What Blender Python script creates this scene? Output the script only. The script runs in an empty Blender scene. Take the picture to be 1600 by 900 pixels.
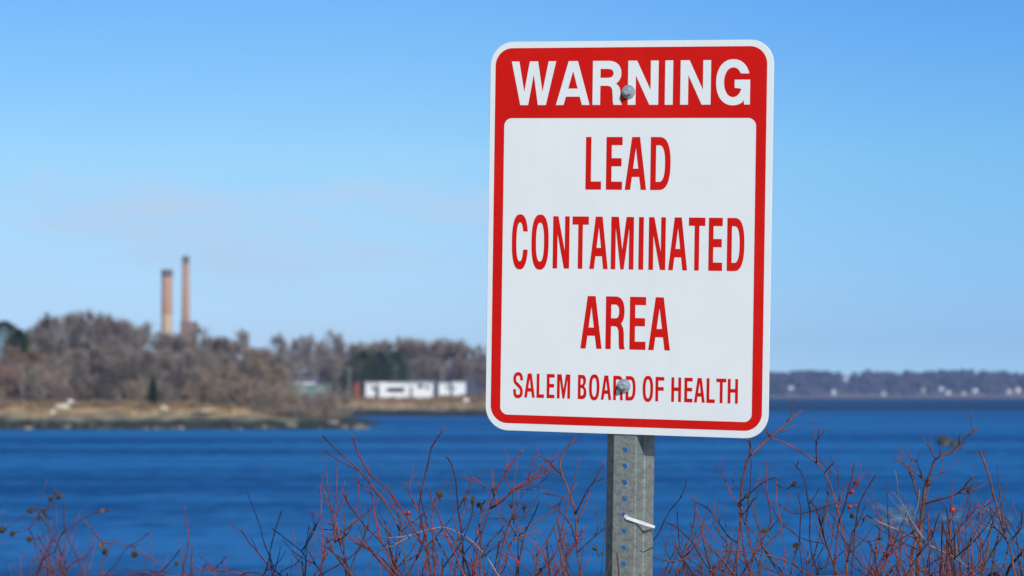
import bpy, math, random
from mathutils import Vector, Matrix
from mathutils.geometry import tessellate_polygon
from mathutils.noise import noise as pnoise
R = math.radians
sc = bpy.context.scene
col = sc.collection

# ------------------------------------------------------------------ camera
F = 4800.0                      # focal length in photo pixels (1600 wide)
CAM = Vector((0, 0, 1.6))
PITCH = math.atan(165.5 / F)
cam = bpy.data.cameras.new('camera'); camo = bpy.data.objects.new('camera', cam); col.objects.link(camo)
camo.location = CAM; camo.rotation_euler = (math.pi/2 + PITCH, 0, 0)
cam.sensor_width = 36; cam.lens = F/1600*36
cam.clip_start = 0.1; cam.clip_end = 20000
cam.dof.use_dof = True; cam.dof.focus_distance = 4.78; cam.dof.aperture_fstop = 10.8
sc.camera = camo

# ------------------------------------------------------------------ world, sun, exposure
SUN_EL, SUN_AZ = 33.0, 28.0     # azimuth to the right of straight behind the camera
sd = Vector((math.sin(R(SUN_AZ))*math.cos(R(SUN_EL)), -math.cos(R(SUN_AZ))*math.cos(R(SUN_EL)), math.sin(R(SUN_EL))))
sun = bpy.data.lights.new('sun', 'SUN'); suno = bpy.data.objects.new('sun', sun); col.objects.link(suno)
sun.energy = 3.8; sun.angle = R(0.5); sun.color = (1.0, 0.965, 0.91)
suno.rotation_euler = sd.to_track_quat('Z', 'Y').to_euler(); suno.location = (3, -6, 8)
world = bpy.data.worlds.new('World'); sc.world = world; world.use_nodes = True
nt = world.node_tree; N = nt.nodes; L = nt.links; N.clear()
def wn(t, **kw):
    n = N.new(t)
    for k, v in kw.items(): setattr(n, k, v)
    return n
def wmath(op, a, b=None, c=None):
    n = wn('ShaderNodeMath', operation=op)
    for i, v in enumerate((a, b, c)):
        if v is None: continue
        if isinstance(v, (int, float)): n.inputs[i].default_value = v
        else: L.new(v, n.inputs[i])
    return n.outputs[0]
tc = wn('ShaderNodeTexCoord'); sep = wn('ShaderNodeSeparateXYZ'); L.new(tc.outputs['Generated'], sep.inputs[0])
zz = wmath('ADD', wmath('MULTIPLY', sep.outputs[2], 2.2), 0.13)
comb = wn('ShaderNodeCombineXYZ'); L.new(sep.outputs[0], comb.inputs[0]); L.new(sep.outputs[1], comb.inputs[1]); L.new(zz, comb.inputs[2])
sky = wn('ShaderNodeTexSky', sky_type='NISHITA'); sky.sun_disc = False
sky.sun_elevation = R(SUN_EL); sky.sun_rotation = math.pi - R(SUN_AZ)
sky.air_density = 1.0; sky.dust_density = 0.3; sky.ozone_density = 2.0
L.new(comb.outputs[0], sky.inputs[0])
hs = wn('ShaderNodeHueSaturation'); hs.inputs['Saturation'].default_value = 1.12; hs.inputs['Value'].default_value = 1.0
L.new(sky.outputs[0], hs.inputs['Color'])
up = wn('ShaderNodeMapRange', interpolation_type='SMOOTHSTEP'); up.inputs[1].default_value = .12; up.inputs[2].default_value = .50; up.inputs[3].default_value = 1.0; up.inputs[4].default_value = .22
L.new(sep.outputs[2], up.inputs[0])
tint = wn('ShaderNodeMix', data_type='RGBA', blend_type='MULTIPLY'); tint.inputs['Factor'].default_value = 1; 
rmp = wn('ShaderNodeValToRGB'); L.new(sep.outputs[2], rmp.inputs[0]); el = rmp.color_ramp.elements
el[0].position = .008; el[0].color = (1.17, .99, .86, 1); el[1].position = .126; el[1].color = (.93, 1.28, 1.34, 1)
for p_, c_ in ((.028, (1.17, 1.02, .87)), (.078, (1.20, 1.30, 1.08))): q_ = el.new(p_); q_.color = (*c_, 1)
az = wmath('ARCTAN2', sep.outputs[0], sep.outputs[1])
rmr = wn('ShaderNodeMapRange', interpolation_type='SMOOTHSTEP'); rmr.inputs[1].default_value = -.06; rmr.inputs[2].default_value = .17; L.new(az, rmr.inputs[0])
side = wn('ShaderNodeMix', data_type='RGBA'); side.inputs['A'].default_value = (1.03, 1.01, 1, 1); side.inputs['B'].default_value = (.70, .86, .98, 1); L.new(rmr.outputs[0], side.inputs['Factor'])
rm2 = wn('ShaderNodeMix', data_type='RGBA', blend_type='MULTIPLY'); rm2.inputs['Factor'].default_value = 1; L.new(rmp.outputs[0], rm2.inputs['A']); L.new(side.outputs['Result'], rm2.inputs['B'])
L.new(rm2.outputs['Result'], tint.inputs['B'])
L.new(hs.outputs[0], tint.inputs['A'])
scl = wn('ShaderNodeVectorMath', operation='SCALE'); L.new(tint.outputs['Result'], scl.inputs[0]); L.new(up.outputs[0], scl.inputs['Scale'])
# thin high cloud wisps, low in the sky
cv = wn('ShaderNodeCombineXYZ')
L.new(wmath('MULTIPLY', az, 14.0), cv.inputs[0]); L.new(wmath('MULTIPLY', sep.outputs[2], 60.0), cv.inputs[1])
cn = wn('ShaderNodeTexNoise'); cn.inputs['Scale'].default_value = 1.0; cn.inputs['Detail'].default_value = 6; cn.inputs['Roughness'].default_value = .55
L.new(cv.outputs[0], cn.inputs['Vector'])
mr = wn('ShaderNodeMapRange', interpolation_type='SMOOTHSTEP'); mr.inputs[1].default_value = .36; mr.inputs[2].default_value = .70
L.new(cn.outputs[0], mr.inputs[0])
def band(x, a, b, c, d):
    m1 = wn('ShaderNodeMapRange', interpolation_type='SMOOTHSTEP'); m1.inputs[1].default_value = a; m1.inputs[2].default_value = b
    m2 = wn('ShaderNodeMapRange', interpolation_type='SMOOTHSTEP'); m2.inputs[1].default_value = c; m2.inputs[2].default_value = d
    L.new(x, m1.inputs[0]); L.new(x, m2.inputs[0])
    return wmath('MULTIPLY', m1.outputs[0], wmath('SUBTRACT', 1.0, m2.outputs[0]))
msk = wmath('MULTIPLY', wmath('MULTIPLY', mr.outputs[0], band(sep.outputs[2], .025, .05, .055, .085)), band(az, -.34, -.14, -.01, .06))
mixc = wn('ShaderNodeMix', data_type='RGBA'); mixc.inputs['B'].default_value = (3.0, 3.95, 5.15, 1)
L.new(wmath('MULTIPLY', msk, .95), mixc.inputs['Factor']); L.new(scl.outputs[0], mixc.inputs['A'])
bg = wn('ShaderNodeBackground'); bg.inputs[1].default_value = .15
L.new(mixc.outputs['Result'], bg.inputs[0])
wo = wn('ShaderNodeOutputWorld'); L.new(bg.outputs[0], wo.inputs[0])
sc.view_settings.view_transform = 'Standard'; sc.view_settings.look = 'None'
sc.view_settings.exposure = 0.25; sc.view_settings.gamma = 1.0
sc.cycles.use_denoising = True
sc.cycles.max_bounces = 6; sc.cycles.diffuse_bounces = 2; sc.cycles.glossy_bounces = 3
sc.cycles.volume_bounces = 0

# ------------------------------------------------------------------ helpers
def at(px, py, Y):
    """point of the place at depth Y seen at photo pixel (px, py)"""
    d = Vector(((px-800)/F, math.cos(PITCH) - (450-py)/F*math.sin(PITCH), math.sin(PITCH) + (450-py)/F*math.cos(PITCH)))
    return CAM + d*(Y/d.y)

class MB:
    def __init__(s): s.v = []; s.f = []
    def add(s, vs, fs):
        o = len(s.v); s.v += [tuple(v) for v in vs]; s.f += [tuple(i+o for i in f) for f in fs]
    def box(s, c, d, rz=0):
        c = Vector(c); m = Matrix.Rotation(rz, 3, 'Z'); x, y, z = [q/2 for q in d]
        vs = [c + m @ Vector(p) for p in ((-x,-y,-z),(x,-y,-z),(x,y,-z),(-x,y,-z),(-x,-y,z),(x,-y,z),(x,y,z),(-x,y,z))]
        s.add(vs, ((3,2,1,0),(4,5,6,7),(0,1,5,4),(1,2,6,5),(2,3,7,6),(3,0,4,7)))
    def tube(s, pts, rads, k=5, jit=0, cap=True):
        pts = [Vector(p) for p in pts]; n = len(pts); o = len(s.v)
        up = Vector((.3, .8, .2))
        for i, p in enumerate(pts):
            t = (pts[min(i+1, n-1)] - pts[max(i-1, 0)])
            if t.length < 1e-9: t = Vector((0, 0, 1))
            t.normalize(); a = t.cross(up)
            if a.length < 1e-4: a = t.cross(Vector((1, 0, 0)))
            a.normalize(); b = t.cross(a); r = rads[i] if hasattr(rads, '__len__') else rads
            for j in range(k):
                rr = r*(1 + (random.uniform(-jit, jit) if jit else 0)); w = 2*math.pi*j/k
                s.v.append(tuple(p + a*(rr*math.cos(w)) + b*(rr*math.sin(w))))
        for i in range(n-1):
            for j in range(k):
                s.f.append((o+i*k+j, o+i*k+(j+1) % k, o+(i+1)*k+(j+1) % k, o+(i+1)*k+j))
        if cap:
            s.f.append(tuple(o+(n-1)*k+j for j in range(k))); s.f.append(tuple(o+k-1-j for j in range(k)))
    def lathe(s, prof, k=24, m=Matrix.Identity(4)):
        o = len(s.v); n = len(prof)
        for r, z in prof:
            for j in range(k):
                w = 2*math.pi*j/k; s.v.append(tuple(m @ Vector((r*math.cos(w), r*math.sin(w), z))))
        for i in range(n-1):
            for j in range(k):
                s.f.append((o+i*k+j, o+i*k+(j+1) % k, o+(i+1)*k+(j+1) % k, o+(i+1)*k+j))
        s.f.append(tuple(o+(n-1)*k+j for j in range(k))); s.f.append(tuple(o+k-1-j for j in range(k)))
    def blob(s, c, r, seed, sub=2, rough=.35, flat=False):
        rings, segs = 5+2*sub, 8+3*sub; vs = []; fs = []
        off = Vector((seed*3.17, seed*1.3, seed*7.7))
        for i in range(rings+1):
            th = math.pi*i/rings
            for j in range(segs):
                ph = 2*math.pi*j/segs; d = Vector((math.sin(th)*math.cos(ph), math.sin(th)*math.sin(ph), math.cos(th)))
                q = 1 + rough*pnoise(d*1.6+off) + rough*.5*pnoise(d*4+off)
                vs.append((c[0]+d.x*r[0]*q, c[1]+d.y*r[1]*q, c[2]+d.z*r[2]*q))
        for i in range(rings):
            for j in range(segs):
                fs.append((i*segs+j, (i+1)*segs+j, (i+1)*segs+(j+1) % segs, i*segs+(j+1) % segs))
        s.add(vs, fs)
    def mesh(s, name, m, smooth=False):
        me = bpy.data.meshes.new(name); me.from_pydata(s.v, [], s.f); me.materials.append(m)
        if smooth: me.polygons.foreach_set('use_smooth', [True]*len(me.polygons))
        me.update(); return me
    def build(s, name, m, parent=None, smooth=False):
        return link(name, s.mesh(name, m, smooth), parent)
def link(name, me, parent=None):
    o = bpy.data.objects.new(name, me); col.objects.link(o)
    if parent: o.parent = parent
    return o
def tag(o, label=None, cat=None, group=None, kind=None):
    if label: o['label'] = label
    if cat: o['category'] = cat
    if group: o['group'] = group
    if kind: o['kind'] = kind
    return o
def empty(name, loc=(0, 0, 0), label=None, cat=None, group=None):
    o = bpy.data.objects.new(name, None); col.objects.link(o); o.location = loc; o.empty_display_size = .2
    return tag(o, label, cat, group)

def mat(name, c, rough=.8, metal=0, var=None, scale=5, detail=6, spec=.5, bump=0, bscale=None, stretch=None, thr=(.35, .65)):
    m = bpy.data.materials.new(name); m.use_nodes = True; n = m.node_tree.nodes; l = m.node_tree.links
    p = n['Principled BSDF']; p.inputs['Base Color'].default_value = (*c, 1); p.inputs['Roughness'].default_value = rough
    p.inputs['Metallic'].default_value = metal; p.inputs['Specular IOR Level'].default_value = spec
    if var or bump:
        t = n.new('ShaderNodeTexCoord'); mp = n.new('ShaderNodeMapping'); l.new(t.outputs['Object'], mp.inputs[0])
        if stretch: mp.inputs['Scale'].default_value = stretch
    if var:
        nz = n.new('ShaderNodeTexNoise'); nz.inputs['Scale'].default_value = scale; nz.inputs['Detail'].default_value = detail
        l.new(mp.outputs[0], nz.inputs['Vector'])
        cr = n.new('ShaderNodeValToRGB'); cr.color_ramp.elements[0].position = thr[0]; cr.color_ramp.elements[1].position = thr[1]
        cr.color_ramp.elements[0].color = (*c, 1); cr.color_ramp.elements[1].color = (*var, 1)
        l.new(nz.outputs[0], cr.inputs[0]); l.new(cr.outputs[0], p.inputs['Base Color'])
    if bump:
        nb = n.new('ShaderNodeTexNoise'); nb.inputs['Scale'].default_value = bscale or scale*3; nb.inputs['Detail'].default_value = 4
        l.new(mp.outputs[0], nb.inputs['Vector']); b = n.new('ShaderNodeBump'); b.inputs['Strength'].default_value = bump
        b.inputs['Distance'].default_value = .02
        l.new(nb.outputs[0], b.inputs['Height']); l.new(b.outputs[0], p.inputs['Normal'])
    return m
M = {}
M['white'] = mat('sign_white', (.735, .775, .81), .42, var=(.71, .75, .79), scale=9, spec=.3, bump=.015, bscale=900)
M['red'] = mat('sign_red', (.56, .006, .004), .42, var=(.62, .010, .007), scale=7, spec=.12, bump=.015, bscale=900)
M['galv'] = mat('galvanised_steel', (.20, .218, .212), .46, .45, var=(.30, .322, .315), scale=110, detail=9, thr=(.34, .68), bump=.12, bscale=220, stretch=(1, 1, .35))
M['bolt'] = mat('zinc_bolt', (.42, .47, .54), .28, .40, var=(.33, .37, .43), scale=200)
M['tie'] = mat('white_nylon', (.82, .84, .85), .35)
M['stem_red'] = mat('red_bark', (.235, .032, .028), .5, var=(.10, .022, .022), scale=22, bump=.3, bscale=150)
M['stem_brick'] = mat('brick_bark', (.18, .052, .038), .6, var=(.075, .028, .022), scale=16, bump=.3, bscale=150)
M['stem_dark_shaded'] = mat('dark_shaded_bark', (.038, .023, .022), .55, var=(.115, .036, .034), scale=18, bump=.3, bscale=150)  # dark bark, deepened to paint the shade on canes into their colour
M['stem_pale'] = mat('pale_bark', (.30, .26, .24), .6, var=(.09, .035, .03), scale=14, bump=.3, bscale=150)
M['hip'] = mat('rose_hip_skin', (.42, .012, .010), .28, var=(.30, .03, .008), scale=60)
M['seed'] = mat('dry_seed_head', (.10, .07, .04), .9, var=(.035, .025, .018), scale=120, bump=.5)
M['leaf'] = mat('withered_leaf', (.24, .10, .03), .8, var=(.12, .05, .02), scale=80)
M['soil'] = mat('bank_soil', (.10, .085, .045), .95, var=(.19, .15, .075), scale=2.2, bump=.6, bscale=14)
M['trunk'] = mat('grey_bark', (.085, .075, .066), .9, var=(.14, .125, .11), scale=3)
M['twig_grey'] = mat('grey_twigs', (0.235, 0.192, 0.158), .9, var=(0.3, 0.245, 0.2), scale=.4)
M['twig_mauve'] = mat('mauve_twigs', (0.2, 0.155, 0.132), .9, var=(0.265, 0.205, 0.17), scale=.4)
M['twig_tan'] = mat('tan_twigs', (0.28, 0.205, 0.13), .9, var=(0.34, 0.255, 0.16), scale=.5)
M['twig_rust'] = mat('rusty_twigs', (0.27, 0.155, 0.1), .9, var=(0.24, 0.165, 0.12), scale=.5)
M['needle'] = mat('evergreen_needles', (.046, .074, .024), .8, var=(.075, .098, .034), scale=.6)
M['rock'] = mat('shore_rock', (.12, .115, .09), .9, var=(.22, .20, .155), scale=.8, bump=.5, bscale=3)
M['weed_rock'] = mat('weedy_rock', (.020, .024, .016), .6, var=(.055, .055, .035), scale=1.2, bump=.5, bscale=4)
M['pale_rock'] = mat('pale_rock', (.48, .41, .28), .9, var=(.58, .52, .40), scale=.8)
M['brick_stack'] = mat('chimney_brick', (.42, .225, .130), .9, var=(.50, .30, .18), scale=.12, stretch=(1, 1, .5))
M['cream_stack'] = mat('chimney_cream', (.58, .44, .28), .9, var=(.48, .34, .22), scale=.3)
M['soot'] = mat('soot_cap', (.15, .115, .10), .9)
M['tan_wall'] = mat('tan_wall', (.42, .30, .17), .9, var=(.36, .25, .15), scale=.1)
M['brown_wall'] = mat('brown_wall', (.20, .10, .055), .9, var=(.26, .14, .08), scale=.15)
M['white_wall'] = mat('white_boards', (.78, .79, .80), .7, var=(.70, .72, .74), scale=.7)
M['roof_pale'] = mat('pale_roof', (.55, .55, .56), .8)
M['roof_grey'] = mat('grey_roof', (.13, .13, .14), .8, var=(.17, .17, .18), scale=.5)
M['green_wall'] = mat('green_boards', (.10, .17, .15), .8, var=(.13, .21, .18), scale=.5)
M['rust_wall'] = mat('rust_boards', (.24, .07, .03), .85, var=(.18, .06, .03), scale=.8)
M['glass'] = mat('window_glass', (.02, .03, .04), .08)
M['trim'] = mat('pale_trim', (.62, .64, .65), .7)
M['pole'] = mat('weathered_pole', (.22, .20, .18), .9)
M['far_wood'] = mat('far_woods', (.036, .032, .040), .95, var=(.080, .060, .062), scale=.025)
M['far_wood_dark'] = mat('far_evergreens', (.020, .028, .024), .95, var=(.045, .045, .04), scale=.03)

# ------------------------------------------------------------------ setting: near bank, water, headland, far shore
WATER = -2.4
def sstep(a, b, x):
    t = max(0, min(1, (x-a)/(b-a))); return t*t*(3-2*t)
def grid(name, xs, ys, zf, m, smooth=True):
    mb = MB(); nx = len(xs)
    mb.v = [(x, y, zf(x, y)) for y in ys for x in xs]
    mb.f = [(j*nx+i, j*nx+i+1, (j+1)*nx+i+1, (j+1)*nx+i) for j in range(len(ys)-1) for i in range(nx-1)]
    return mb.build(name, m, None, smooth)
def lin(a, b, n): return [a+(b-a)*i/(n-1) for i in range(n)]
bank_z = lambda x, y: -3.4*sstep(9, 26, y) + .05*pnoise(Vector((x*.8, y*.8, 0))) + .02*pnoise(Vector((x*3, y*3, 4)))
tag(grid('ground', lin(-30, 30, 121), lin(-14, 27, 100), bank_z, M['soil']), kind='structure')

def water_material():
    m = bpy.data.materials.new('harbour_water'); m.use_nodes = True; n = m.node_tree.nodes; l = m.node_tree.links
    p = n['Principled BSDF']
    geo = n.new('ShaderNodeNewGeometry')
    def nz(sx, sy, scale, detail=4, rough=.55):
        mp = n.new('ShaderNodeMapping'); mp.inputs['Scale'].default_value = (sx, sy, 1); l.new(geo.outputs['Position'], mp.inputs[0])
        t = n.new('ShaderNodeTexNoise'); t.inputs['Scale'].default_value = scale; t.inputs['Detail'].default_value = detail; t.inputs['Roughness'].default_value = rough
        l.new(mp.outputs[0], t.inputs['Vector']); return t.outputs[0]
    # wind-ruffled and slick patches (broad, stretched along the shore)
    fine = nz(.16, 1, .7, 3, .6); rip = nz(.9, .33, 1.0, 3, .6); patch = nz(.25, 1, .02, 5, .6); patch2 = nz(.2, 1, .09, 4)
    ad = n.new('ShaderNodeMath'); ad.operation = 'MULTIPLY_ADD'; l.new(patch2, ad.inputs[0]); ad.inputs[1].default_value = .45; l.new(patch, ad.inputs[2])
    ad2 = n.new('ShaderNodeMath'); ad2.operation = 'MULTIPLY_ADD'; l.new(fine, ad2.inputs[0]); ad2.inputs[1].default_value = .45; l.new(ad.outputs[0], ad2.inputs[2])
    ad3 = n.new('ShaderNodeMath'); ad3.operation = 'MULTIPLY_ADD'; l.new(rip, ad3.inputs[0]); ad3.inputs[1].default_value = .62; l.new(ad2.outputs[0], ad3.inputs[2]); ad2 = ad3
    mr = n.new('ShaderNodeMapRange'); mr.interpolation_type = 'SMOOTHSTEP'; mr.inputs[1].default_value = 1.06; mr.inputs[2].default_value = 1.46; l.new(ad2.outputs[0], mr.inputs[0])
    cr = n.new('ShaderNodeMix'); cr.data_type = 'RGBA'; cr.inputs['A'].default_value = (.002, .068, .250, 1); cr.inputs['B'].default_value = (.006, .165, .510, 1)  # lighter mix paints the extra sky reflection of slick water into the colour
    l.new(mr.outputs[0], cr.inputs['Factor'])
    sp_ = n.new('ShaderNodeSeparateXYZ'); l.new(geo.outputs['Position'], sp_.inputs[0])
    def zone(sock, a, b_):
        z_ = n.new('ShaderNodeMapRange'); z_.interpolation_type = 'SMOOTHSTEP'; z_.inputs[1].default_value = a; z_.inputs[2].default_value = b_; l.new(sock, z_.inputs[0]); return z_.outputs[0]
    def mul(a, b_):
        q = n.new('ShaderNodeMath'); q.operation = 'MULTIPLY'; l.new(a, q.inputs[0]); l.new(b_, q.inputs[1]); return q.outputs[0]
    # colour stands in for reflection: darker open harbour, sky sheen in lee of spit
    off = n.new('ShaderNodeMix'); off.data_type = 'RGBA'; off.inputs['B'].default_value = (.001, .034, .120, 1)
    l.new(cr.outputs['Result'], off.inputs['A']); l.new(zone(sp_.outputs[1], 620, 780), off.inputs['Factor'])
    lee = n.new('ShaderNodeMix'); lee.data_type = 'RGBA'; lee.inputs['B'].default_value = (.010, .155, .43, 1)
    l.new(off.outputs['Result'], lee.inputs['A']); l.new(mul(mul(zone(sp_.outputs[1], 268, 300), zone(sp_.outputs[1], 350, 335)), zone(sp_.outputs[0], -8, -20)), lee.inputs['Factor'])
    df = n.new('ShaderNodeBsdfDiffuse'); l.new(lee.outputs['Result'], df.inputs['Color'])
    gl = n.new('ShaderNodeBsdfGlossy'); gl.inputs['Roughness'].default_value = .22
    sp = n.new('ShaderNodeMapRange'); sp.inputs[3].default_value = .07; sp.inputs[4].default_value = .19; l.new(mr.outputs[0], sp.inputs[0])
    ms = n.new('ShaderNodeMixShader'); l.new(sp.outputs[0], ms.inputs[0]); l.new(df.outputs[0], ms.inputs[1]); l.new(gl.outputs[0], ms.inputs[2])
    l.new(ms.outputs[0], n['Material Output'].inputs['Surface']); n.remove(p)
    w1 = nz(.5, 1, .55, 3); w2 = nz(.6, 1, 2.2, 4)
    s = n.new('ShaderNodeMath'); s.operation = 'MULTIPLY_ADD'; l.new(w2, s.inputs[0]); s.inputs[1].default_value = .3; l.new(w1, s.inputs[2])
    b = n.new('ShaderNodeBump'); b.inputs['Strength'].default_value = .9; b.inputs['Distance'].default_value = .55
    l.new(s.outputs[0], b.inputs['Height']); l.new(b.outputs[0], gl.inputs['Normal']); l.new(b.outputs[0], df.inputs['Normal'])
    return m
wm = MB(); wm.add([(-1500, 12, WATER), (1500, 12, WATER), (1500, 3300, WATER), (-1500, 3300, WATER)], [(0, 1, 2, 3)])
tag(wm.build('water', water_material()), kind='structure')

def interp(tab, x):
    if x <= tab[0][0]: return tab[0][1]
    for (a, b), (c, d) in zip(tab, tab[1:]):
        if x <= c: return b + (d-b)*(x-a)/(c-a)
    return tab[-1][1]
# near edge of the land: world X -> depth where the waterline runs
SHORE = [(-400, 330), (-120, 338), (-56, 343), (-40, 345), (-25, 347), (-18.5, 350), (-15.5, 356), (-16.5, 372), (-24, 400)]
def shore_d(x, y):
    """metres inland from the waterline (positive on land)"""
    d1 = y - interp([(-400, 330), (-120, 338), (-56, 344), (-30, 347), (-18, 351)], x)      # spit
    d1 = min(d1, (-15.0 - x)*.42) if y < 480 else -99
    back = sstep(395, 470, y)
    d1 = min(d1, (-15.2 - 16*back - x)*1.4)
    d2 = min(y - (552 + 3*math.sin(x*.21)), (16 + .05*(y-552) - x)*1.2)                      # second shore
    d3 = min(y - 355, (-34 + .0*y - x)*1.2) if y < 560 else -99
    d = max(d1, d2, d3)
    return d + 1.3*pnoise(Vector((x*.18, y*.10, 1.7)))
def land_z(x, y):
    d = shore_d(x, y)
    z = WATER - .8 + 2.1*sstep(-1.5, 4.5, d) + 1.35*sstep(3.5, 10, d)
    n = .5*pnoise(Vector((x*.11, y*.08, .3))) + .25*pnoise(Vector((x*.4, y*.2, 2.3)))
    z += n*sstep(2, 8, d)
    z += 3.6*sstep(372, 470, y)*sstep(-28, -50, x)*(1-.4*sstep(500, 640, y))                 # wooded hill at the left
    z += (.75*sstep(556, 574, y)*sstep(-34, -26, x) + .6*sstep(580, 660, y)*sstep(-34, -20, x))*sstep(1, 8, d)
    z += 6*sstep(700, 1250, y)*sstep(-30, -90, x)
    return z
def land_material():
    m = bpy.data.materials.new('headland_ground'); m.use_nodes = True; n = m.node_tree.nodes; l = m.node_tree.links
    p = n['Principled BSDF']; p.inputs['Roughness'].default_value = .95
    g = n.new('ShaderNodeNewGeometry'); s = n.new('ShaderNodeSeparateXYZ'); l.new(g.outputs['Position'], s.inputs[0])
    mp = n.new('ShaderNodeMapping'); mp.inputs['Scale'].default_value = (.30, .12, .8); l.new(g.outputs['Position'], mp.inputs[0])
    t = n.new('ShaderNodeTexNoise'); t.inputs['Scale'].default_value = 1; t.inputs['Detail'].default_value = 6; t.inputs['Roughness'].default_value = .6; l.new(mp.outputs[0], t.inputs['Vector'])
    a = n.new('ShaderNodeMath'); a.operation = 'MULTIPLY_ADD'; l.new(t.outputs[0], a.inputs[0]); a.inputs[1].default_value = 1.5; l.new(s.outputs[2], a.inputs[2])
    mr = n.new('ShaderNodeMapRange'); mr.inputs[1].default_value = -1.75; mr.inputs[2].default_value = 1.8; l.new(a.outputs[0], mr.inputs[0])
    # tide zones: wet weed, grey stones, pale ledge, straw grass, brown scrub floor
    cr = n.new('ShaderNodeValToRGB'); e = cr.color_ramp.elements
    e[0].position = .0; e[0].color = (.012, .018, .012, 1); e[1].position = .27; e[1].color = (.020, .027, .017, 1)
    for pos, c in ((.34, (.10, .105, .080)), (.44, (.23, .19, .125)), (.56, (.31, .225, .125)), (.68, (.28, .175, .085)), (.82, (.19, .125, .07)), (1.0, (.15, .11, .07))):
        q = e.new(pos); q.color = (*c, 1)
    l.new(mr.outputs[0], cr.inputs[0])
    t2 = n.new('ShaderNodeTexNoise'); t2.inputs['Scale'].default_value = 1.6; t2.inputs['Detail'].default_value = 5; l.new(mp.outputs[0], t2.inputs['Vector'])
    h = n.new('ShaderNodeMapRange'); h.inputs[1].default_value = .3; h.inputs[2].default_value = .7; h.inputs[3].default_value = .45; h.inputs[4].default_value = 1.5; l.new(t2.outputs[0], h.inputs[0])
    mx = n.new('ShaderNodeMix'); mx.data_type = 'RGBA'; mx.blend_type = 'MULTIPLY'; mx.inputs['Factor'].default_value = 1
    l.new(cr.outputs[0], mx.inputs['A']); l.new(h.outputs[0], mx.inputs['B']); l.new(mx.outputs['Result'], p.inputs['Base Color'])
    return m
ys = lin(334, 380, 62) + lin(383, 470, 36) + lin(474, 545, 18) + lin(548, 575, 26) + lin(580, 700, 20) + lin(730, 1350, 22)
xs = lin(-420, -130, 40) + lin(-127, -62, 36) + lin(-61, 20, 118) + lin(22, 60, 18)
tag(grid('terrain', xs, ys, land_z, land_material()), kind='structure')

def far_z(x, y):
    u = sstep(3000, 3090, y)
    ridge = 17 + 5*pnoise(Vector((x*.004, 1.3, 0))) + 2.5*pnoise(Vector((x*.015, 5.3, 0))) + 3*sstep(150, 330, x)*(1-sstep(400, 560, x))
    return WATER - .5 + 2.6*sstep(2992+6*pnoise(Vector((x*.01, 0, 0))), 3006, y) + ridge*sstep(3010, 3130, y)
def far_material():
    m = mat('far_shore', (.028, .025, .032), .95, var=(.085, .062, .060), scale=.012, detail=8)
    n = m.node_tree.nodes; l = m.node_tree.links; p = n['Principled BSDF']; src = p.inputs['Base Color'].links[0].from_socket
    g = n.new('ShaderNodeNewGeometry'); s = n.new('ShaderNodeSeparateXYZ'); l.new(g.outputs['Position'], s.inputs[0])
    mr = n.new('ShaderNodeMapRange'); mr.inputs[1].default_value = .6; mr.inputs[2].default_value = 3.5; l.new(s.outputs[2], mr.inputs[0])
    mx = n.new('ShaderNodeMix'); mx.data_type = 'RGBA'; mx.inputs['A'].default_value = (.20, .15, .10, 1); l.new(mr.outputs[0], mx.inputs['Factor']); l.new(src, mx.inputs['B'])
    l.new(mx.outputs['Result'], p.inputs['Base Color']); return m
tag(grid('hills', lin(-1500, 1500, 240), [2985, 2994, 3000, 3006, 3012, 3030, 3060, 3090, 3130, 3200, 3298], far_z, far_material()), kind='structure')
HS = [(1236, 601, 609, 9, .9, 'pinkish white house nearest the sign on the far shore'), (1303, 606, 617, 6.5, 0, 'lone bright white boathouse at the far waterline'),
      (1322, 587, 595, 8, 1.5, 'grey house high on the far wooded slope'), (1381, 610, 618, 7, 0, 'pale grey house low on the far shore, right of the boathouse'),
      (1443, 605, 613, 6, 1, 'small dim grey house left of the white pair on the far shore'), (1471, 602, 611, 8, 1.2, 'upper white house of the far pair'),
      (1482, 609, 616, 9, 0, 'lower white house of the far pair close to the water'), (1506, 611, 617, 6, 0, 'small tan-roofed house at the far waterline between white houses'),
      (1524, 605, 614, 10, 1, 'square pale house alone right of the far pair'), (1577, 607, 615, 10, 1, 'dim grey house left of the rightmost white house'),
      (1591, 602, 614, 8, 1.2, 'brightest white house at the right edge of the far shore')]
random.seed(5)
fw = MB(); fd = MB()
for i in range(2600):
    x = random.uniform(-700, 900); y = 3012 + 130*random.random()**.8
    h = random.uniform(3, 6.5); w = random.uniform(3, 7)
    if any(abs(x-(hx-800)/F*y) < hw*.35+w and far_z(x, y) < at(hx, hb, y).z+4 for hx, ht, hb, hw, _, _2 in HS): continue
    (fd if random.random() < .25 or y > 3120 else fw).blob((x, y, far_z(x, y)+h*.35), (w, w*.7, h), i, sub=0, rough=.5)
tag(fw.build('far_woods', M['far_wood']), 'brown leafless woods covering the low far shore hills', 'woods', kind='stuff')
tag(fd.build('far_evergreen_woods', M['far_wood_dark']), 'dark tree line along the crest of the far shore', 'woods', kind='stuff')

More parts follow.
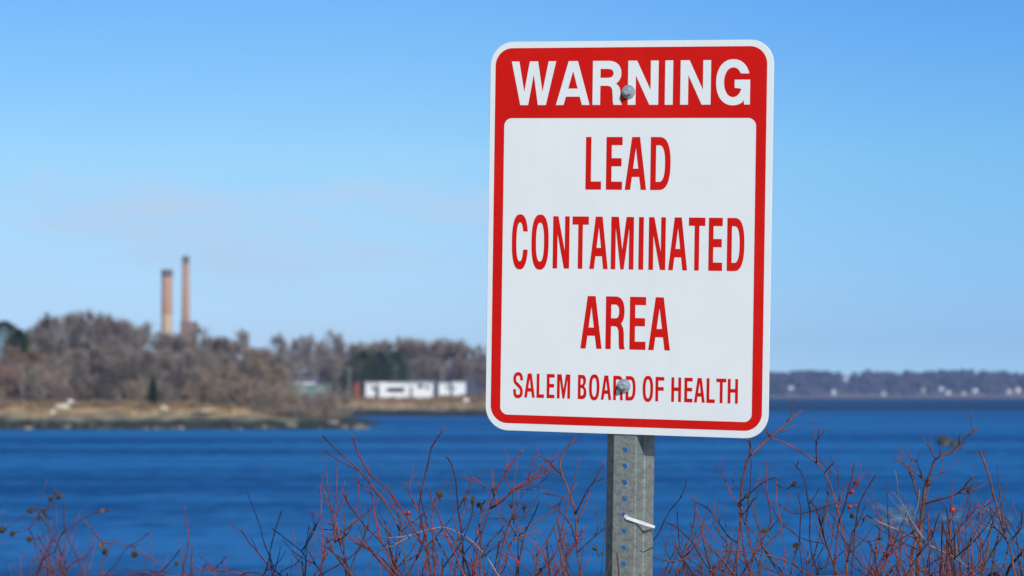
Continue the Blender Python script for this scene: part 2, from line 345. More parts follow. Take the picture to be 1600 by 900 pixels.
# ------------------------------------------------------------------ warning sign
SW, SH = .4572, .6096
rot = Vector((.0068, -.3272, -.0159)); SC = Vector((.1787, .0779, -4.757))          # sign pose against the camera
cm = Matrix.Translation(CAM) @ Matrix.Rotation(math.pi/2+PITCH, 4, 'X')
SM = cm @ Matrix.Translation(SC) @ Matrix.Rotation(rot.length, 4, rot.normalized())
SMi = SM.inverted()
def uv(px, py):
    """photo pixel -> metres on the sign face (centre origin, y up)"""
    o = SMi @ CAM; d = SMi.to_3x3() @ (at(px, py, 5.0) - CAM); t = -o.z/d.z
    q = o + d*t; return q.x, q.y
sign = empty('warning_sign', label='white and red metal lead warning sign bolted to a galvanised steel post', cat='sign')
sign.matrix_world = SM
def weather(m, amt):
    n = m.node_tree.nodes; l = m.node_tree.links; p = n['Principled BSDF']; src = p.inputs['Base Color'].links[0].from_socket
    t = n.new('ShaderNodeTexCoord'); out = src
    for sc_, det, lo, hi, k in (((40, 2.2, 1), 5, .52, .80, amt), ((14, 14, 1), 8, .60, .78, amt*.8), ((420, 420, 1), 2, .35, .75, amt*.7)):
        mp = n.new('ShaderNodeMapping'); mp.inputs['Scale'].default_value = sc_; l.new(t.outputs['Object'], mp.inputs[0])
        z = n.new('ShaderNodeTexNoise'); z.inputs['Scale'].default_value = 1; z.inputs['Detail'].default_value = det; l.new(mp.outputs[0], z.inputs['Vector'])
        r = n.new('ShaderNodeMapRange'); r.inputs[1].default_value = lo; r.inputs[2].default_value = hi; r.inputs[3].default_value = 0; r.inputs[4].default_value = k; l.new(z.outputs[0], r.inputs[0])
        x = n.new('ShaderNodeMix'); x.data_type = 'RGBA'; x.blend_type = 'MULTIPLY'; x.inputs['B'].default_value = (.62, .60, .55, 1); l.new(r.outputs[0], x.inputs['Factor']); l.new(out, x.inputs['A']); out = x.outputs['Result']
    l.new(out, p.inputs['Base Color'])
weather(M['white'], .07); weather(M['red'], .18)
def rrect(x0, y0, x1, y1, r, k=12):
    out = []
    for cx, cy, a in ((x1-r, y1-r, 0), (x0+r, y1-r, 90), (x0+r, y0+r, 180), (x1-r, y0+r, 270)):
        for i in range(k+1): w = R(a+90*i/k); out.append((cx+r*math.cos(w), cy+r*math.sin(w)))
    return out
def sheet(mb, loops, z):
    polys = [[Vector((x, y, 0)) for x, y in lp] for lp in loops]
    flat = [p for lp in polys for p in lp]; vs = [(p.x, p.y, z) for p in flat]; fs = []
    for a, b, c in tessellate_polygon(polys):
        n = (flat[b]-flat[a]).cross(flat[c]-flat[a]).z
        if abs(n) < 1e-14: continue
        fs.append((a, b, c) if n > 0 else (a, c, b))
    mb.add(vs, fs)
def plate(mb, loop, z0, z1, bev=0):
    n = len(loop); cx = sum(p[0] for p in loop)/n; cy = sum(p[1] for p in loop)/n
    def ring(s, z): return [(cx+(x-cx)*(1-s/abs(SW/2)), cy+(y-cy)*(1-s/abs(SH/2)), z) for x, y in loop]
    rs = [ring(bev, z0), ring(0, z0+bev), ring(0, z1-bev), ring(bev, z1)]
    o = len(mb.v)
    for r in rs: mb.v += r
    for i in range(3):
        for j in range(n): mb.f.append((o+i*n+j, o+i*n+(j+1) % n, o+(i+1)*n+(j+1) % n, o+(i+1)*n+j))
    mb.f.append(tuple(o+3*n+j for j in range(n))); mb.f.append(tuple(o+n-1-j for j in range(n)))
outer = rrect(-SW/2, -SH/2, SW/2, SH/2, .0375)
mb = MB(); plate(mb, outer, -.002, 0, .0004); mb.build('panel', M['white'], sign)
rx0, ry1 = uv(775.0, 75.2)[0], uv(985, 73.6)[1]
rx1, ry0 = uv(1198.6, 120)[0], uv(985, 667.2)[1]
ix0, iy1 = uv(788.0, 200)[0], uv(985, 184.3)[1]
ix1, iy0 = uv(1181.6, 200)[0], uv(985, 653.8)[1]
mb = MB(); sheet(mb, [rrect(rx0, ry0, rx1, ry1, .0275), rrect(ix0, iy0, ix1, iy1, .0125)], .0003)
mb.build('red_border', M['red'], sign)

def se(cx, cy, a, b, n, t0, t1, k):
    out = []
    for i in range(k+1):
        w = R(t0+(t1-t0)*i/k); c, s = math.cos(w), math.sin(w)
        out.append((cx+a*math.copysign(abs(c)**(2/n), c), cy+b*math.copysign(abs(s)**(2/n), s)))
    return out
def glyph(ch, w, h, s, b):
    """outline loops of one sans capital in a w x h box, stem s, bar b"""
    if ch == 'I': return [[(0, 0), (w, 0), (w, h), (0, h)]]
    if ch == 'L': return [[(0, 0), (w, 0), (w, b), (s, b), (s, h), (0, h)]]
    if ch == 'T': return [[((w-s)/2, 0), ((w+s)/2, 0), ((w+s)/2, h-b), (w, h-b), (w, h), (0, h), (0, h-b), ((w-s)/2, h-b)]]
    if ch == 'E':
        m0, m1 = h*.445, h*.445+b
        return [[(0, 0), (w, 0), (w, b), (s, b), (s, m0), (w*.95, m0), (w*.95, m1), (s, m1), (s, h-b), (w, h-b), (w, h), (0, h)]]
    if ch == 'F':
        m0, m1 = h*.44, h*.44+b
        return [[(0, 0), (s, 0), (s, m0), (w*.95, m0), (w*.95, m1), (s, m1), (s, h-b), (w, h-b), (w, h), (0, h)]]
    if ch == 'H':
        m0, m1 = h*.445, h*.445+b
        return [[(0, 0), (s, 0), (s, m0), (w-s, m0), (w-s, 0), (w, 0), (w, h), (w-s, h), (w-s, m1), (s, m1), (s, h), (0, h)]]
    if ch == 'A':
        tp = w*.37 if w < h*.6 else w*.275
        a = (w-tp)/2; ap = .80*h
        il = lambda y: s + (w/2-s)*y/ap
        y0, y1 = .245*h, .245*h+b*1.02
        if w >= h*.6: y0, y1, ap = .19*h, .19*h+b, .775*h
        return [[(0, 0), (s, 0), (il(y0), y0), (w-il(y0), y0), (w-s, 0), (w, 0), (w-a, h), (a, h)], [(il(y1), y1), (w/2, ap), (w-il(y1), y1)]]
    if ch == 'N':
        q = .335*h; t = s*1.14
        return [[(0, 0), (s, 0), (s, h-q), (w-t, 0), (w, 0), (w, h), (w-s, h), (w-s, q), (t, h), (0, h)]]
    if ch == 'M':
        k = s*1.62; m = s*.36; v = .37*h
        return [[(0, 0), (s, 0), (s, .80*h), (w/2-m, 0), (w/2+m, 0), (w-s, .80*h), (w-s, 0), (w, 0), (w, h), (w-k, h), (w/2, v), (k, h), (0, h)]]
    if ch == 'W':
        P = [(0, 1), (.17, 1), (.29, .30), (.407, 1), (.593, 1), (.70, .30), (.83, 1), (1, 1), (.78, 0), (.60, 0), (.5, .70), (.38, 0), (.204, 0)]
        return [[(x*w, y*h) for x, y in reversed(P)]]
    if ch == 'O':
        return [se(w/2, h/2, w/2, h/2, 2.5, 0, 360, 64)[:-1], se(w/2, h/2, w/2-s, h/2-b, 2.4, 0, 360, 64)[:-1]]
    if ch == 'C':
        ou = [p for p in se(w/2, h/2, w/2, h/2, 2.5, 0, 360, 160) if not (p[0] > w/2 and .36*h < p[1] < .69*h)]
        inn = [p for p in se(w/2, h/2, w/2-s, h/2-b, 2.4, 0, 360, 160) if not (p[0] > w/2 and .36*h < p[1] < .69*h)]
        return [[(w*.985, .69*h)] + [p for p in ou] + [(w*.985, .36*h), (w-s*1.02, .36*h)] + [p for p in reversed(inn)] + [(w-s*1.02, .69*h)]]
    if ch == 'G':
        ou = [p for p in se(w*.5, h/2, w*.5, h/2, 2.2, 0, 360, 160) if not (p[0] > w*.5 and p[1] < .69*h) or (p[0] <= w*.79 and p[1] < h*.5)]
        inn = [p for p in se(w*.5, h/2, w*.5-s, h/2-b, 2.1, 0, 360, 160) if not (p[0] > w*.5 and .37*h < p[1] < .69*h)]
        ou = [p for p in ou if not (p[0] > w*.79 and p[1] < .3*h)]
        return [ou + [(w*.81, .12*h), (w*.835, .015*h), (w, .015*h), (w, .555*h), (w*.545, .555*h), (w*.545, .38*h)] + list(reversed(inn)) + [(w-s*1.02, .69*h)]]
    if ch == 'D':
        c = w*.42
        return [[(0, 0)] + se(c, h/2, w-c, h/2, 2.5, -90, 90, 40) + [(0, h)],
                [(s, b)] + se(c, h/2, w-c-s, h/2-b, 2.5, -90, 90, 40) + [(s, h-b)]]
    if ch == 'R':
        ym = .44*h; c = w*.5; cy = (h+ym)/2
        bowl = se(c, cy, w*.965-c, (h-ym)/2, 2.3, -58, 90, 30)
        leg = [(0, 0), (s, 0), (s, ym-.005*h), (w*.5, ym-.005*h), (w*.61, .415*h), (w*.665, .35*h), (w*.68, .22*h), (w*.69, .08*h), (w*.715, 0), (w, 0), (w*.962, .06*h), (w*.95, .15*h), (w*.945, .31*h), (w*.91, .40*h), (w*.84, .455*h), (w*.775, .49*h)]
        return [leg + bowl + [(0, h)],
                [(s, ym+b*.95)] + se(c, (h-b+ym+b*.95)/2, w*.965-c-s, (h-b-ym-b*.95)/2, 2.3, -90, 90, 24) + [(s, h-b)]]
    if ch == 'B':
        c = w*.45; ym = .525*h
        up = se(c, (h+ym)/2, w*.93-c, (h-ym)/2, 2.4, -55, 90, 20); lo = se(c, ym/2, w-c, ym/2, 2.4, -90, 58, 24)
        return [[(0, 0)] + lo + up + [(0, h)],
                [(s, b)] + se(c, (b+ym-b/2)/2, w-c-s, (ym-b*1.5)/2, 2.3, -90, 90, 20) + [(s, ym-b/2)],
                [(s, ym+b/2)] + se(c, (ym+b/2+h-b)/2, w*.93-c-s, (h-ym-b*1.5)/2, 2.3, -90, 90, 20) + [(s, h-b)]]
    if ch == 'S':
        P = [(.855, .69), (.82, .83), (.70, .915), (.50, .94), (.29, .91), (.165, .82), (.15, .71), (.22, .615), (.42, .53), (.66, .44), (.815, .345), (.855, .245), (.81, .14), (.68, .08), (.48, .06), (.27, .09), (.17, .18), (.145, .345)]
        pts = []
        for i in range(len(P)-1):
            p0, p1, p2, p3 = P[max(i-1, 0)], P[i], P[i+1], P[min(i+2, len(P)-1)]
            for k in range(5):
                t = k/5; f = lambda a, b_, c_, d: .5*(2*b_+(c_-a)*t+(2*a-5*b_+4*c_-d)*t*t+(3*b_-a-3*c_+d)*t**3)
                pts.append((f(p0[0], p1[0], p2[0], p3[0])*w, f(p0[1], p1[1], p2[1], p3[1])*h))
        pts.append((P[-1][0]*w, P[-1][1]*h)); A = []; Bq = []
        for i, p in enumerate(pts):
            q0, q1 = pts[max(i-1, 0)], pts[min(i+1, len(pts)-1)]
            tx, ty = q1[0]-q0[0], q1[1]-q0[1]; l = math.hypot(tx, ty); nx, ny = -ty/l, tx/l
            if i == 0 or i == len(pts)-1: nx, ny = math.copysign(1, nx), 0
            A.append((p[0]+nx*s/2, p[1]+ny*b/2)); Bq.append((p[0]-nx*s/2, p[1]-ny*b/2))
        return [A + list(reversed(Bq))]
PXM = SH/616.0     # metres per photo pixel, vertical
def line(name, m, letters, tops, bots, s, b, z, over=.0):
    """letters: (char, left px, right px); tops/bots: two (px, py) points of the cap line and the base line"""
    mb = MB()
    def ly(t, x): (x0, y0), (x1, y1) = t; return y0+(y1-y0)*(x-x0)/(x1-x0)
    vt = sum(uv(p, ly(tops, p))[1] for p in (letters[0][1], letters[-1][2]))/2
    vb = sum(uv(p, ly(bots, p))[1] for p in (letters[0][1], letters[-1][2]))/2
    for ch, a, c in letters:
        ym = ly(tops, (a+c)/2) if ch not in 'AOCSGD' else (ly(bots, (a+c)/2) if ch == 'A' else (ly(tops, a)+ly(bots, a))/2)
        u0, u1 = uv(a, ym)[0], uv(c, ym)[0]
        hh = vt-vb; ov = over*hh if ch in 'OCSG' else 0
        for_s = s*PXM; for_b = b*PXM
        loops = glyph(ch, u1-u0, hh+2*ov, for_s, for_b)
        sheet(mb, [[(u0+x, vb-ov+y) for x, y in lp] for lp in loops], z)
    return mb.build(name, m, sign)
line('heading_lettering', M['white'], [('W', 800, 869.3), ('A', 868.8, 921.3), ('R', 926.8, 972.9), ('N', 982, 1029.5), ('I', 1039.8, 1052.2), ('N', 1063.9, 1111.4), ('G', 1119.2, 1172.3)],
     ((835, 96.2), (1088, 93.9)), ((835, 164.6), (1088, 163.3)), 12.6, 12.6, .0006, .016)
line('red_lettering', M['red'], [('L', 916, 940.3), ('E', 948, 973.1), ('A', 976.2, 1009.6), ('D', 1016.6, 1047.8)], ((930, 214), (1030, 214)), ((930, 296.3), (1030, 296.8)), 8.8, 12.7, .0003)
line('red_lettering', M['red'], [('C', 800, 825), ('O', 830.6, 857.3), ('N', 864.7, 890.4), ('T', 894.9, 920.3), ('A', 920.9, 949.6), ('M', 955.5, 990.9), ('I', 998.7, 1006.3), ('N', 1014.4, 1040.7), ('A', 1044, 1073.6), ('T', 1076.7, 1102.4), ('E', 1108, 1129.6), ('D', 1136.2, 1163.2)],
     ((907, 338.4), (1145, 340)), ((907, 420), (1145, 423.2)), 7.5, 12.8, .0003, .030)
line('red_lettering', M['red'], [('A', 906.9, 940.1), ('R', 947.2, 977.4), ('E', 984.7, 1009.8), ('A', 1012.9, 1046.8)], ((920, 462.5), (1030, 464.4)), ((920, 544.5), (1030, 547.3)), 8.7, 12.7, .0003)
line('red_lettering', M['red'], [('S', 802, 817.3), ('A', 819.1, 835.7), ('L', 838.9, 850.6), ('E', 854.7, 866.8), ('M', 870.8, 891.3), ('B', 903.4, 916.8), ('O', 920.6, 936.7), ('A', 938.8, 955.1), ('R', 958.6, 974.2), ('D', 977.8, 993.2), ('O', 1004.4, 1020.6), ('F', 1024.6, 1038.1), ('H', 1049.4, 1064.6), ('E', 1069.8, 1082.5), ('A', 1084.4, 1101.3), ('L', 1104.4, 1117.5), ('T', 1119.6, 1135), ('H', 1137.5, 1153.5)],
     ((827, 583.7), (1145, 591.7)), ((827, 621.3), (1145, 630.3)), 4.5, 5.6, .0003, .035)
# U-channel post behind the panel: punched web, sloping sides, two flanges set back
wx = (uv(958.6, 745)[0]+uv(991.5, 745)[0])/2; WW = .0345; TH = .003; ZW = -.0026; DP = .030
ytop, ybot = .27, -1.94
hole0 = uv(975, 703)[1]; pitch_h = .0254
mb = MB()
def cyl_loop(x, y, r, k=14): return [(x+r*math.cos(2*math.pi*i/k), y+r*math.sin(2*math.pi*i/k)) for i in range(k)]
holes = []
k = int((ytop-hole0)/pitch_h)
while hole0 + k*pitch_h > ybot+.1:
    holes.append(hole0 + k*pitch_h); k -= 1
edges = [ytop] + [(a+b_)/2 for a, b_ in zip(holes, holes[1:])] + [ybot]
for i, hy in enumerate(holes):
    lp = [(wx-WW/2, edges[i+1]), (wx+WW/2, edges[i+1]), (wx+WW/2, edges[i]), (wx-WW/2, edges[i])]; hl = cyl_loop(wx, hy, .0043)
    sheet(mb, [lp, hl], ZW)
    n0 = len(mb.f); sheet(mb, [lp, hl], ZW-TH); mb.f[n0:] = [tuple(reversed(f)) for f in mb.f[n0:]]
    nk = len(hl); mb.add([(x, y, ZW) for x, y in hl] + [(x, y, ZW-TH) for x, y in hl], [(j, nk+j, nk+(j+1) % nk, (j+1) % nk) for j in range(nk)])
for sgn in (-1, 1):
    pr = [(WW/2, 0), (WW/2+.0009, -.0003), (WW/2+.0016, -.0011), (WW/2+.0020, -.0024), (WW/2+.0052, -DP+.003), (WW/2+.0058, -DP+.0012), (WW/2+.0072, -DP), (WW/2+.0208, -DP-.0008), (WW/2+.0208, -DP-.0036), (WW/2+.0050, -DP-.003), (WW/2+.0030, -DP-.001), (WW/2-.0002, -.0042), (WW/2, -TH)]
    n = len(pr); vs = [(wx+sgn*x, yy, ZW+z) for yy in (ytop, ybot) for x, z in pr]
    fs = [(j, (j+1) % n, n+(j+1) % n, n+j) for j in range(n)] + [tuple(range(n)), tuple(range(2*n-1, n-1, -1))]
    if sgn > 0: fs = [tuple(reversed(f)) for f in fs]
    mb.add(vs, fs)
mb.build('post', M['galv'], sign)
for bx, by in ((982.5, 143.5), (975.2, 602.8)):
    u, v = uv(bx, by); m4 = Matrix.Translation((u, v, .0007)); mb = MB()
    mb.lathe([(.0107, 0), (.0109, .0007), (.0106, .0014), (.0078, .0019), (.0056, .0022)], 28, m4)
    mb.lathe([(.0060, .0019), (.0060, .0088), (.0053, .0098), (.0036, .0099), (.0030, .0094)], 6, m4 @ Matrix.Rotation(R(17), 4, 'Z'))
    mb.build('bolt', M['bolt'], sign)
# cable tie through a hole of the post
h5 = holes[min(range(len(holes)), key=lambda i: abs(holes[i]-uv(975, 806)[1]))]
def uvz(px, py, z):
    o = SMi @ CAM; d = SMi.to_3x3() @ (at(px, py, 5.0) - CAM); return o + d*((z-o.z)/d.z)
e5 = uvz(1022.8, 823.5, ZW-DP+.004); q5 = Vector((wx+.0035, h5-.0012, ZW+.0016))
tie = MB(); a = Vector((wx+.0005, h5, ZW-.005)); path = [a, a+Vector((.001, -.0003, .0045)), uvz(979, 808.8, ZW+.0022), uvz(990, 812.6, ZW+.0026), uvz(997, 814.9, ZW+.0012), uvz(1010, 819.3, ZW-.014), e5]
vs = []
for i, p in enumerate(path):
    w_ = .0025 if i < 6 else .0019
    t = (path[min(i+1, len(path)-1)]-path[max(i-1, 0)]).normalized(); sdv = Vector((-t.y, t.x, 0)); sdv = sdv.normalized() if sdv.length > .1 else Vector((0, 1, 0)); nn = t.cross(sdv)
    vs += [p+sdv*w_+nn*.0006, p-sdv*w_+nn*.0006, p-sdv*w_-nn*.0006, p+sdv*w_-nn*.0006]
fs = [(i*4+j, i*4+(j+1) % 4, (i+1)*4+(j+1) % 4, (i+1)*4+j) for i in range(len(path)-1) for j in range(4)] + [(0, 1, 2, 3), tuple(len(vs)-1-j for j in range(4))]
tie.add(vs, fs)
t = tie.build('cable_tie', M['tie']); t.matrix_world = SM
tag(t, 'white plastic cable tie end poking out of a hole in the steel post', 'cable tie')

# ------------------------------------------------------------------ chimneys and buildings
def stack(px, pt, pb, w0, w1, Y, label, cream=None):
    top = at(px, pt, Y); z0 = land_z(top.x, Y)-.5; base = Vector((top.x, Y, z0))
    e = empty('chimney', base, label, 'chimney'); k = Y/F; H = top.z-z0
    r1 = w1*k/2; r0 = w0*k/2; zc = (at(px, cream, Y).z-z0) if cream else 0
    rr = lambda z: r0+(r1-r0)*z/H
    mb = MB(); mb.lathe([(rr(z), z) for z in lin(zc, H-3.0, 10)], 20); mb.build('shaft', M['brick_stack'], e, False)
    if cream: mb = MB(); mb.lathe([(rr(0), 0), (rr(zc), zc-.003)], 20); mb.build('lower_shaft', M['cream_stack'], e)
    mb = MB(); mb.lathe([(r1*1.02, H-3.0+.003), (r1*1.10, H-2.6), (r1*1.10, H-.4), (r1*.95, H), (r1*.7, H), (r1*.7, H-2)], 20); mb.build('cap', M['soot'], e)
    return e
stack(261, 421, 520, 18.5, 16.5, 1200, 'shorter and thicker brick chimney with a cream lower shaft above the wood', 492)
stack(290.5, 400, 520, 15, 10.5, 1230, 'taller and slimmer brick chimney with a dark cap above the wood')
def block(name, cat, label, px0, px1, pt, Y, depth, wallm, roofm, zb=None, windows=(), wm_='glass', door=None, rz=0, over=.25, roof_h=.25, gable=False):
    """a building whose front spans px0..px1 at depth Y with its eaves at photo row pt"""
    a, b = at(px0, pt, Y), at(px1, pt, Y); z0 = (land_z((a.x+b.x)/2, Y+depth/2)-.3) if zb is None else zb
    H = a.z-z0; W_ = b.x-a.x; c = Vector(((a.x+b.x)/2, Y+depth/2, z0)); e = empty(name, c, label, cat)
    mb = MB(); mb.box((0, 0, H/2), (W_, depth, H)); mb.build('wall', wallm, e)
    mb = MB()
    if gable:
        w2, d2, g = W_/2+over, depth/2+over, gable
        mb.add([(-w2, -d2, H), (w2, -d2, H), (w2, d2, H), (-w2, d2, H), (-w2, 0, H+g), (w2, 0, H+g)], [(0, 1, 5, 4), (2, 3, 4, 5), (3, 0, 4), (1, 2, 5), (3, 2, 1, 0)])
    else: mb.box((0, 0, H+roof_h/2+.002), (W_+2*over, depth+2*over, roof_h))
    mb.build('roof', roofm, e)
    for (x0, x1, y0, y1) in windows:
        p, q = at(x0, y0, Y), at(x1, y1, Y); p -= c; q -= c; y = -depth/2
        fr = MB(); fr.box(((p.x+q.x)/2, y-.03, (p.z+q.z)/2), (q.x-p.x+.2, .06, p.z-q.z+.2)); f = fr.build('window', M['trim'], e)
        g = MB(); g.box(((p.x+q.x)/2, y-.065, (p.z+q.z)/2), (q.x-p.x, .012, p.z-q.z)); g.build('pane', M[wm_], f)
    if door:
        x0, x1, y0 = door; p, q = at(x0, y0, Y)-c, at(x1, y0, Y)-c
        d = MB(); d.box(((p.x+q.x)/2, -depth/2-.04, (p.z+.3)/2+.0), (q.x-p.x, .08, p.z-.3)); dd = d.build('door', M['roof_grey'], e)
        hd = MB(); hd.box((q.x-.12, -depth/2-.11, p.z*.5), (.05, .06, .12)); hd.build('handle', M['bolt'], dd)
    return e
wb = block('house', 'house', 'long low white waterside house with a flat roof and a dark porch opening', 571, 676, 599, 575, 7, M['white_wall'], M['roof_pale'],
           windows=((581, 587, 604, 609), (607, 631, 606.5, 612), (653, 661, 601, 606.5), (665, 670, 603, 608)), door=(640, 644.5, 604))  # wide dark pane stands in for the shade inside the porch opening
pb = MB(); a, b = at(592.5, 598.2, 573.6), at(603.5, 623, 573.6); pb.box(((a.x+b.x)/2-wb.location.x, 574.2-wb.location.y, (a.z+b.z)/2-wb.location.z), (b.x-a.x, 1.4, a.z-b.z)); pb.build('bay', M['white_wall'], wb)
aw = MB(); a, b = at(605, 604.5, 574), at(634, 606, 574); aw.box(((a.x+b.x)/2-wb.location.x, 574.4-wb.location.y, (a.z+b.z)/2-wb.location.z), (b.x-a.x, 1.1, .16)); aw.build('awning', M['roof_pale'], wb)
block('cabin', 'cabin', 'small bright white cabin with a plain front at the right end of the houses', 707, 727, 598.5, 576, 5, M['white_wall'], M['roof_pale'], windows=((709.5, 711.5, 604, 610),), over=.12)
block('cabin', 'cabin', 'bright white cabin between the long white house and the end cabin', 686, 703.5, 600, 577, 5, M['white_wall'], M['roof_pale'], windows=((697, 700, 603, 608),), over=.12)
block('shed', 'shed', 'narrow rust-brown shed at the left end of the long white house', 553, 562, 599, 573, 1.4, M['rust_wall'], M['rust_wall'], over=.06, roof_h=.12)
block('shed', 'shed', 'long low green boat shed beside the bare trees on the second shore', 447, 515, 603, 520, 5, M['green_wall'], M['green_wall'], over=.15, windows=((470, 476, 605.5, 608.5), (497, 503, 605.5, 608.5)))
block('house', 'house', 'small pale house with a grey gable roof behind the green shed', 462, 492, 597, 540, 6, M['white_wall'], M['roof_grey'], gable=.8, over=.2, windows=((468, 472, 599, 602),))
block('shed', 'shed', 'small tan shed left of the pale gabled house', 447, 456, 594, 535, 3, M['tan_wall'], M['roof_pale'], over=.1)
block('power_station', 'power station', 'tan power station block half hidden by bare trees right of the chimneys', 380, 405, 545, 1050, 22, M['tan_wall'], M['roof_grey'], windows=((384, 387, 549, 560), (391, 394, 549, 560), (398, 401, 549, 560)))
block('boiler_house', 'boiler house', 'brown brick boiler house at the foot of the taller chimney', 282, 304, 504, 1215, 12, M['brown_wall'], M['soot'], windows=((286, 290, 509, 514), (296, 300, 509, 514)))
def pole(px, pt, Y, label):
    p = at(px, pt, Y); z0 = land_z(p.x, Y)-.3; e = empty('utility_pole', (p.x, Y, z0), label, 'utility pole'); H = p.z-z0
    mb = MB(); mb.tube([(0, 0, 0), (0, 0, H)], [.16, .11], 8); mb.build('pole', M['pole'], e)
    mb = MB(); mb.box((0, -.16, H-.5), (1.6, .12, .14)); mb.build('crossarm', M['pole'], e)
pole(546, 573, 572, 'weathered utility pole left of the rust-brown shed')
pole(691, 572, 582, 'weathered utility pole between the white house and the cabins')
# far-shore houses
for px, pt, pbm, w, up, lab in HS:
    Y = 3003
    while Y < 3128 and far_z(at(px, pbm, Y).x, Y) < at(px, pbm, Y).z: Y += 1
    a = at(px, pt, Y); b = at(px, pbm, Y); zb = b.z-.6; ww = w*Y/F*.8; H = (a.z-zb)*.68
    e = empty('house', (a.x, Y+4, zb), lab, 'house', 'houses along the far shore')
    dim = 'grey' in lab or 'dim' in lab
    mb = MB(); mb.box((0, 0, H*.5), (ww, 8, H)); mb.build('wall', M['trim'] if dim else M['white_wall'], e)
    mb = MB(); mb.add([(-ww/2-.3, -4.3, H), (ww/2+.3, -4.3, H), (ww/2+.3, 4.3, H), (-ww/2-.3, 4.3, H), (-ww/2-.3, 0, H+1.8), (ww/2+.3, 0, H+1.8)], [(0, 1, 5, 4), (2, 3, 4, 5), (3, 0, 4), (1, 2, 5), (3, 2, 1, 0)]); mb.build('roof', M['roof_grey'], e)

# ------------------------------------------------------------------ trees on the headland
def bare_tree(seed, h, spread, dens=1.0, low=.25):
    """trunk with limbs, and a crown of fine leafless twigs"""
    random.seed(seed); tr = MB(); cr = MB()
    def rv(): return Vector((random.gauss(0, 1), random.gauss(0, 1), random.gauss(0, 1)))
    def walk(p, d, ln, n, w, lift):
        pts = [p.copy()]
        for i in range(n):
            d = (d + rv()*w + Vector((0, 0, lift))).normalized(); p = p + d*(ln/n); pts.append(p.copy())
        return pts
    def pick(pts, t):
        i = min(int(t*(len(pts)-1)), len(pts)-2); f = t*(len(pts)-1)-i
        return pts[i].lerp(pts[i+1], f), (pts[i+1]-pts[i]).normalized()
    def side(d, ang):
        a = d.cross(rv()).normalized(); return (d*math.cos(ang) + a*math.sin(ang)).normalized()
    T = walk(Vector((0, 0, 0)), Vector((0, 0, 1)), h*.80, 7, .07, .02); r0 = h*.017
    tr.tube(T, lin(r0, r0*.25, len(T)), 6)
    for i in range(int(17*dens)+2):
        t = low + (1-low)*random.random()**.8; p, d = pick(T, min(t, .999)); a = side(d, random.uniform(.6, 1.15)*spread); a.z = abs(a.z)+.1
        ln = h*(.50*(1-.66*t))*random.uniform(.8, 1.2)
        B = walk(p, a.normalized(), ln, 4, .14, .09); tr.tube(B, lin(r0*.38*(1-.5*t), r0*.09, 5), 4)
        for j in range(7):
            p2, d2 = pick(B, .2+.8*random.random()**.7); l2 = ln*random.uniform(.35, .55)
            C_ = walk(p2, side(d2, random.uniform(.4, .9)), l2, 3, .18, .10); tr.tube(C_, [r0*.10, r0*.08, r0*.06, r0*.04], 3, cap=False)
            for q in range(int(9*dens)):
                p3, d3 = pick(C_, .1+.9*random.random()); 
                for u in range(3):
                    d4 = side(d3, random.uniform(.2, .9)); d4.z += .15; l3 = h*random.uniform(.05, .105); sdv = d4.cross(rv()).normalized()*(h*.0012+.006)
                    cr.add([p3-sdv, p3+sdv, p3+d4*l3+rv()*.05], [(0, 1, 2)])
    return tr, cr
def shrub_mesh(seed, h, w):
    random.seed(seed); st = MB(); tw = MB()
    def rv(): return Vector((random.gauss(0, 1), random.gauss(0, 1), random.gauss(0, 1)))
    for i in range(26):
        a = random.uniform(0, 6.28); sp = random.random()**.6*w*.5; p = Vector((math.cos(a)*sp*.4, math.sin(a)*sp*.4, -.2))
        q = Vector((math.cos(a)*sp, math.sin(a)*sp, h*(1-.55*(sp/(w*.5))**2)*random.uniform(.75, 1))); m = p.lerp(q, .5)+Vector((0, 0, h*.1))
        st.tube([p, m, q], [.04, .03, .015], 4)
        for k in range(70):
            t = .2+.8*random.random(); b = p.lerp(m, t*2) if t < .5 else m.lerp(q, t*2-1)
            d = (rv()*.8+Vector((0, 0, .7))).normalized(); l = random.uniform(.25, .7)*h*.28; s_ = d.cross(rv()).normalized()*.022
            tw.add([b-s_, b+s_, b+d*l], [(0, 1, 2)])
    return st, tw
def conifer(seed, h, w, cone=1.0):
    random.seed(seed); tr = MB(); cr = MB(); tr.tube([(0, 0, 0), (0, 0, h*.9)], [h*.02, .03], 6)
    for i in range(4200):
        t = random.random()**.8; rad = w*.5*((1-t)**.8 if cone else math.sin(math.pi*min(1, .12+.88*t))**.6)
        lob = 1+.35*pnoise(Vector((t*6, random.random()*0+i % 9, seed)))
        a = random.uniform(0, 6.28); r = rad*lob*random.random()**.4; p = Vector((math.cos(a)*r, math.sin(a)*r, h*(.06+.94*t)))
        d = Vector((math.cos(a), math.sin(a), random.uniform(-.4, .5))).normalized(); l = random.uniform(.25, .55)*h*.07+.1
        s_ = d.cross(Vector((random.gauss(0, 1), random.gauss(0, 1), random.gauss(0, 1)))).normalized()*l*.45
        cr.add([p-s_, p+d*l*.2+s_*.2-Vector((0, 0, .05)), p+s_, p+d*l], [(0, 1, 2, 3)])
    return tr, cr
M['twig_shade'] = mat('shade_dark_twigs', (0.085, 0.068, 0.053), .9, var=(0.13, 0.105, 0.082), scale=.4)  # dark tone paints the shaded hollows between crowns into the twigs
TW = ['twig_grey', 'twig_mauve', 'twig_tan', 'twig_rust', 'twig_shade']
CW = {'twig_grey': 'grey', 'twig_mauve': 'mauve-brown', 'twig_tan': 'tan', 'twig_rust': 'rusty brown', 'twig_shade': 'shade-dark brown'}
PROTO = {}
